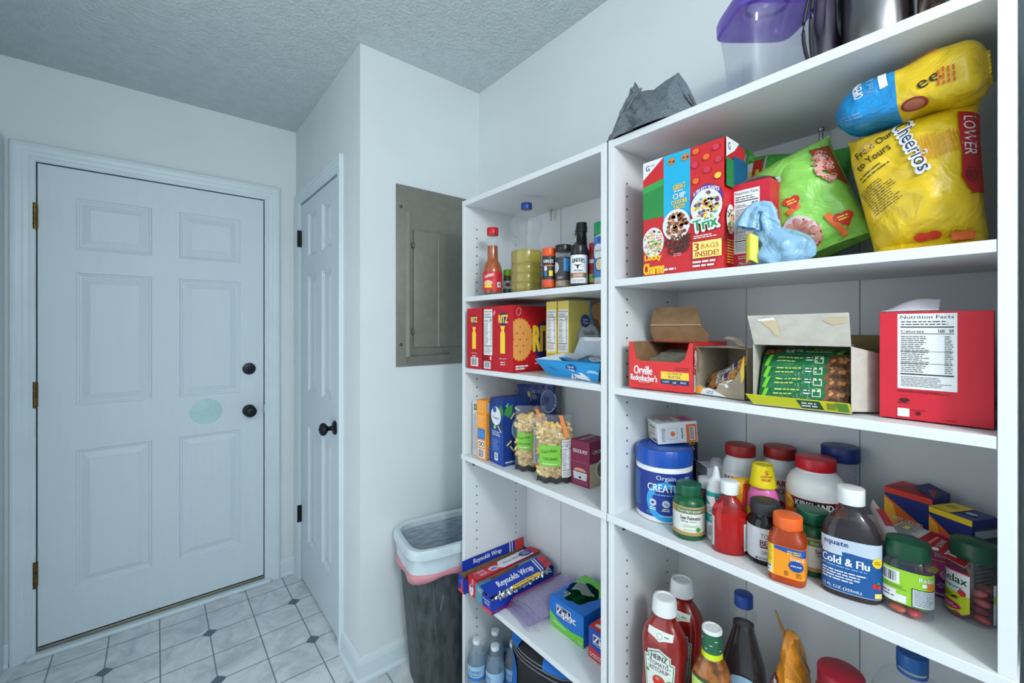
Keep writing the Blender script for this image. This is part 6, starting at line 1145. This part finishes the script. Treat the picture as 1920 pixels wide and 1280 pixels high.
# crumpled light blue bag with curled neck
LBF = film('light_blue_film', (136, 180, 212), bump=.7, bscale=25)
t = thing('snack_bag', 'crumpled light blue snack bag with its neck twisted up and open', 'bag', (.898, .294, ZK), FACE + .1); b = B()
def blob(i, j):
    a = 2 * PI * i; h_ = j; r_ = (1 - max(0, (h_ - .35) / .65) ** 1.7 * .62) * (1 - .25 * max(0, (.12 - h_) / .12)); n_ = noise.noise(Vector((math.cos(a) * 1.6, math.sin(a) * 1.6, h_ * 3))) * .012 + .003 * math.sin(a * 9 + h_ * 6)
    cx = -.026 * max(0, h_ - .5) * 2
    return ((.051 * r_ + n_) * math.cos(a) + cx, (.036 * r_ + n_ * .6) * math.sin(a), .070 * h_ ** .9)
b.grid(blob, 60, 22, LBF); b.part = 'bag_body'
def neck(i, j):
    a = 2 * PI * i; p_ = [Vector((-.020, -.012, .056)), Vector((-.022, -.018, .082)), Vector((-.020, -.022, .100)), Vector((-.034, -.026, .108)), Vector((-.046, -.028, .096)), Vector((-.054, -.030, .070))]
    q = j * 5; k = min(4, int(q)); f = q - k; c_ = p_[k].lerp(p_[k + 1], f); r_ = [.020, .018, .014, .012, .015, .021][k] * (1 - f) + [.020, .018, .014, .012, .015, .021][k + 1] * f
    d = (p_[k + 1] - p_[k]).normalized(); u_ = d.cross(Vector((0, 1, 0))).normalized(); v_ = d.cross(u_)
    rr_ = r_ * (1 + .22 * math.sin(a * 5 + j * 4) + .12 * noise.noise(Vector((i * 9, j * 9, 0))))
    return c_ + u_ * rr_ * math.cos(a) + v_ * rr_ * .7 * math.sin(a)
b.on(lambda s_, t_, o_: (s_, -.040 - o_, t_)); b.build('bag_body', t, 60)
b = B(); b.grid(neck, 48, 40, LBF); b.build('twisted_neck', t, 60)
b = B(); b.grid(lambda i, j: (-.054 + i * .020, -.030 - .008 * math.sin(PI * i), .004 + j * .050 + .004 * math.sin(i * 4)), 8, 10, ink(226, 220, 80)); b.build('yellow_patch', t, 60, solid=.002)
# green cereal bags
LGF = film('lime_film', (140, 206, 90), bump=.4, bscale=18); GRF = film('green_film', (84, 186, 74), bump=.5, bscale=16)
t, b, P = pouch('cereal_bag', 'plump lime green cereal bag with printed cereal rings leaning to the left', 'cereal bag', (1.008, .258, ZK + .004), FACE + .10, .170, .215, .095, LGF, n=40, amp=.010, seed=12, ry=math.radians(-20), pw=.5)
b.t('OS', -.030, .160, .034, .030, WHITE, rot=.9, bold=.06); b.mic(-.068, -.052, .10, .135, 2, WHITE, .6)
RDH = ink(200, 40, 30)
def heart(cx, cy, s_, rot=0): b.e(cx - s_ * .45, cy + s_ * .3, s_ * .6, s_ * .55, RDH, rot=rot); b.e(cx + s_ * .45, cy + s_ * .3, s_ * .6, s_ * .55, RDH, rot=rot); b.p([(cx - s_ * 1.0, cy + s_ * .15), (cx + s_ * 1.0, cy + s_ * .15), (cx, cy - s_ * 1.1)], RDH); b.mic(cx - s_ * .6, cx + s_ * .6, cy - s_ * .2, cy + s_ * .5, 2, RYEL, .6)
b.r(-.024, .002, .086, .096, ORA, .3); heart(-.008, .104, .014); b.r(.034, .046, .010, .060, ORA, .25); heart(.055, .040, .015)
b.e(-.020, .040, .036, .034, ink(170, 40, 50)); b.e(-.018, .044, .032, .034, ink(206, 200, 214)); heap(b, -.016, .040, .028, .030, 90, .0055, [ink(206, 150, 140), ink(226, 190, 170), ink(190, 120, 110)], 11, ink(120, 80, 60))
b.p([(.05, .195), (.082, .19), (.084, .10), (.066, .13)], ink(150, 70, 30)); heap(b, .062, .150, .013, .036, 46, .005, [ink(200, 120, 110), ink(220, 160, 150)], 13, ink(110, 60, 50)); fin(b)
t, b, P = pouch('cereal_bag', 'bright green cereal bag with jagged dark lettering folded over behind the lime one', 'cereal bag', (1.100, .372, ZK), FACE + .05, .215, .258, .050, GRF, n=36, amp=.008, seed=21, ry=math.radians(9), pw=.6)
DGN = ink(20, 56, 60)
sh_ = b.mp; b.on(lambda s_, t_, o_: sh_(s_, t_ + .042, o_), .010)
b.p([(-.015, .200), (.035, .205), (.040, .190), (.018, .158), (.042, .156), (.046, .140), (-.006, .142), (-.010, .155), (.012, .186), (-.014, .185)], DGN); b.p([(-.011, .197), (.031, .201), (.035, .190), (.010, .153), (.038, .152), (.041, .145), (-.002, .146), (-.005, .155), (.018, .190), (-.010, .189)], ink(150, 220, 110))
for q in range(4): b.p([(.050 + q * .014, .19 - q * .01), (.062 + q * .014, .186 - q * .01), (.058 + q * .014, .15 - q * .008), (.052 + q * .014, .155 - q * .008)], DGN); b.e(.058 + q * .014, .172 - q * .009, .005, .012, ink(60, 170, 70))
b.mic(-.03, .03, .122, .132, 1, DGN, .8); b.r(-.104, -.090, .10, .20, OBX); b.r(-.088, -.066, .125, .205, RDH); b.mic(-.084, -.07, .15, .2, 3, RYEL, .6, rot=PI / 2); b.r(-.062, -.058, .10, .21, ink(220, 200, 226)); b.e(-.04, .115, .010, .014, RDH); fin(b)
b = B(); b.grid(lambda i, j: (-.104 + i * .016 - .030 * max(0, j - .6) / .4, -.004 + .003 * math.sin(j * 9), .215 + .060 * min(1, j / .7) + .006 * math.sin(i * 4)), 4, 16, GRF); b.build('torn_strip', t, 60, solid=.0008)
# yellow cereal bags
YF = film('yellow_bag_film', (222, 188, 30), bump=.5, bscale=14)
t, b, P = pouch('cereal_bag', 'very large glossy yellow cereal bag standing beside the right post', 'cereal bag', (.972, .120, ZK), FACE, .165, .222, .12, YF, n=40, amp=.009, seed=31, ry=math.radians(-3), pw=.42, fn=lambda p: Vector((p.x * (min(1, .66 + .34 * p.z / .17) if p.x < 0 else 1), p.y, p.z)))
BK2 = ink(40, 34, 40)
b.t('From Our', -.042, .190, .056, .014, BK2, rot=.42, bold=.01); b.e(-.050, .189, .010, .010, ink(196, 160, 90), rot=.3); b.e(-.050, .189, .004, .004, RYEL); b.t('to Yours', -.044, .166, .054, .014, BK2, rot=.42, bold=.01); b.mic(-.07, -.016, .137, .150, 2, BK2, .35, rot=.42); b.mic(-.068, -.012, .074, .125, 8, BK2, .34, rot=.42)
b.t('Cheerios', .010, .168, .105, .024, OBX, rot=-1.25, bold=.09); b.t('Cheerios', .010, .168, .100, .020, ink(36, 52, 90), rot=-1.25, bold=.0)
b.mic(.020, .064, .135, .185, 8, ink(214, 130, 40), .4, rot=PI / 2 + .2); b.p([(.062, .205), (.084, .20), (.084, .08), (.074, .075), (.064, .10), (.066, .14)], ink(180, 30, 34)); b.t('LOWER', .0745, .165, .060, .012, OBX, rot=-PI / 2); b.e(.074, .105, .006, .012, ink(120, 20, 24)); b.e(.012, .020, .010, .006, ink(196, 50, 40)); b.e(.026, .021, .009, .006, ink(196, 50, 40)); b.r(.045, .07, .008, .022, ORA); fin(b)
t = thing('cereal_bag', 'yellow cereal bag with bright blue top band lying on the standing yellow bag', 'cereal bag', (.955, .130, ZK + .263), FACE, ry=math.radians(-3)); b = B(); SBL = film('blue_band_film', (20, 140, 206), bump=.5, bscale=20)
Lb = .186
def slab(i, j, off=0):
    """i along the bag (-left .. right), j round it"""
    a = 2 * PI * j; x = (i - .5) * Lb; e = max(.22, (1 - abs(2 * i - 1) ** 8)) ** .5 * (1 - .22 * max(0, .2 - i) / .2); n_ = noise.noise(Vector((i * 5, math.cos(a) * 1.5, math.sin(a) * 1.5))) * .005
    ca, sa = math.cos(a), math.sin(a); k = 1 / ((abs(ca) ** 3.6 + abs(sa) ** 3.6) ** (1 / 3.6))
    return Vector((x, -(.050 * e + n_ + off) * ca * k, (.045 * (e * (1 - .22 * (1 - i))) + n_ + off) * sa * k))
b.grid(lambda i, j: slab(.46 + .54 * i, j), 36, 48, YF); b.grid(lambda i, j: slab(.46 * i, j), 26, 48, SBL)
b.add([slab(0, j / 24) for j in range(24)], [tuple(range(24))], SBL); b.add([slab(1, j / 24) for j in range(24)], [tuple(range(24))[::-1]], YF)
b.on(lambda s_, t_, o_: slab(s_ / Lb + .5, t_ / .28, o_ + .0008), .01)   # s along, t round: 0 = front middle, + = upward
b.p([(-.026, .006), (-.016, .008), (-.020, .055), (-.032, .060)], OBX); b.t('OPEN HERE', -.056, .028, .045, .013, OBX, rot=PI / 2 + .1, bold=.03); b.t('Peel & Reseal', -.038, .030, .045, .009, LBL, rot=PI / 2); b.mic(-.085, -.045, -.030, -.020, 2, LBL, .4)
b.t('ee', .030, -.008, .026, .012, BK2, rot=.3); b.mic(-.005, .050, .032, .038, 1, ink(196, 80, 30), .7); b.mic(.034, .064, -.016, .006, 4, ink(196, 80, 30), .5, rot=PI / 2); b.e(.012, -.034, .016, .010, ink(130, 40, 30)); b.e(.012, -.034, .012, .007, ink(160, 90, 70))
b.build('bag_body', t, 60)

# ---------------------------------------------------------------- on top of the nearer unit (z = 1.844)
ZT_ = 1.8434
GF = mat('heather_grey_fabric', (104, 114, 122), .95, bump=.25, bscale=300, var=.12, vscale=260)
t = thing('fabric_bag', 'slumped heather grey fabric bag with two pointed corners, on the top board', 'fabric bag', (.922, .582, ZT_), FACE); b = B()
def gb(i, j):
    """front profile with two horns, thin front to back"""
    x = (i - .5) * .235; prof = [(0, .004), (.10, .040), (.20, .112), (.28, .154), (.37, .120), (.55, .106), (.68, .116), (.78, .124), (.87, .085), (.95, .040), (1, .006)]
    for k in range(len(prof) - 1):
        if prof[k][0] <= i <= prof[k + 1][0]: f = (i - prof[k][0]) / (prof[k + 1][0] - prof[k][0]); h_ = prof[k][1] * (1 - f) + prof[k + 1][1] * f; break
    jj = j * 2; side = -1 if jj <= 1 else 1; q = jj if jj <= 1 else 2 - jj
    d = .062 * (1 - q) ** .55 * (1 - abs(2 * i - 1) ** 3) ** .5 + .006 * (1 - q)
    n_ = noise.noise(Vector((x * 16, q * 1.6, side * 2))) * .024 * (1 - q * .5) + .005 * math.sin(x * 60 + q * 7) * (1 - q) - .016 * abs(noise.noise(Vector((x * 24 + q * 5, q * 4 - x * 10, 7)))) * (q < .97)
    return (x, side * d + side * n_ * (q > .02), max(0, h_ * q + noise.noise(Vector((x * 30, q * 3, 4))) * .006 * (q > .05)))
b.grid(gb, 72, 40, GF); b.build('bag_body', t, 70)
b = B(); b.tube([(-.048, -.038, .062), (-.044, -.036, .088), (-.030, -.030, .104), (-.012, -.030, .108), (-.028, -.036, .092), (-.042, -.042, .070)], .003, GF, 8, closed=True); b.build('opening_hem', t, 50)
t = thing('party_packet', 'small red and green packet lying flat behind the grey bag', 'packet', (1.04, .455, ZT_), FACE + .2); b = B(); b.box(-.045, .03, -.03, .03, 0, .040, ink(60, 190, 60), .004); b.box(-.046, .031, -.031, .031, .022, .050, ink(214, 30, 40), .005); b.build('packet_body', t, 30)
# purple lidded container
t = thing('food_container', 'tall clear food container with see-through purple flip lid', 'container', (1.005, .362, ZT_), FACE + math.radians(-40))
PCL = clear('container_plastic', (222, 224, 234), .05, .04, .6); PLD = clear('purple_lid', (120, 84, 200), .40, .1, .6)
b = B(); loft(b, [[(x * 1, y * 1, z) for x, y, z in rr(.085, .12, 0, 6)], rr(.11, .145, .14, 6), rr(.122, .158, .192, 6), rr(.128, .164, .196, 6), rr(.128, .164, .206, 6)], PCL); b.build('container_body', t, 40)
b = B(); loft(b, [rr(.116, .152, .186, 6), rr(.132, .168, .190, 6), rr(.134, .170, .214, 6), rr(.126, .162, .224, 6), rr(.06, .09, .226, 6), rr(.01, .01, .226, 6)], PLD); b.build('lid', t, 40)
b = B(); b.tube([(.0 + .030 * math.cos(a), .042 * math.sin(a), .224) for a in [2 * PI * k / 32 for k in range(32)]], .004, PLD, 8, closed=True); b.build('pour_ring', t, 50)
# steel pot / tumbler and strapped bag
ST2 = mat('brushed_steel', (140, 138, 140), .26, 1, var=.06, vscale=50, stretch=(1, 1, .05))
t = thing('steel_canister', 'brushed stainless steel canister with dark base part cut by the top of the picture', 'canister', (1.0, .178, ZT_), FACE); lat('canister_body', t, [(0, 0), (.049, 0), (.051, .003), (.051, .17), (.047, .18), (0, .18)], ST2, n=64)
t = thing('strap_bag', 'dark bag with looping black straps beside the purple lidded container', 'bag', (1.005, .250, ZT_), FACE)
b = B(); soft(b, .040, .09, .19, mat('dark_violet_fabric', (54, 44, 66), .5, var=.15, coat=.3), k=2.5); b.build('bag_body', t, 60)
for k_, r_ in ((0, 1), (1, .8)): b = B(); b.tube([(-.008 - (.020 - k_ * .012) * math.sin(q * .314), -.052, .003 + .019 * q) for q in range(11)], .0032, mat('black_strap', (34, 34, 38), .5), 8); b.build('strap', t, 50)
t = thing('coffee_bag', 'brown speckled food bag with green corner at the top right edge of the picture', 'bag', (1.0, .075, ZT_), FACE); b = B(); soft(b, .088, .09, .20, mat('brown_speckle', (70, 42, 34), .35, var=.5, vscale=160, coat=.4), k=3); b.build('bag_body', t, 60)
b = B(); b.grid(lambda i, j: (-.01 + i * .05, -.0465 - .004 * math.sin(PI * i), .035 + j * .10 + .01 * i), 8, 8, ink(40, 130, 90)); b.build('green_panel', t, 60, solid=.002)
b = B(); b.box(.86, XD, -.20, -.05, 0, H, WALL); struct(b.build('wall_gap_shade'), 'unseen wall block added to shade the gap past the right post')  # out-of-view block, added only to keep light out of the gap

# ---------------------------------------------------------------- let every thing rest on its own board
bpy.context.view_layer.update()
LEVELS_ = [.0, .085, .442, .920, 1.235, 1.237, 1.493, 1.499, 1.8431]
for o in list(COL.objects):
    if o.parent or o.get('kind') or o.type not in ('MESH', 'EMPTY') or 'label' not in o: continue
    if o.name.startswith(('shelving', 'steel_bolt', 'breaker', 'ointment_tube')): continue
    z0 = o.matrix_world.translation.z; lv = [l for l in LEVELS_ if l <= z0 + .006]
    if abs(z0 - 1.2374) < .002: lv = [l for l in lv if l != 1.235]
    if not lv: continue
    lv = lv[-1]; mz = 9
    st = [o]
    while st:
        q = st.pop(); st += list(q.children)
        if q.type == 'MESH':
            m = q.matrix_world
            mz = min(mz, min((m[2][0] * v.co.x + m[2][1] * v.co.y + m[2][2] * v.co.z + m[2][3]) for v in q.data.vertices))
    if mz < lv + .0003: o.location.z += lv + .0004 - mz
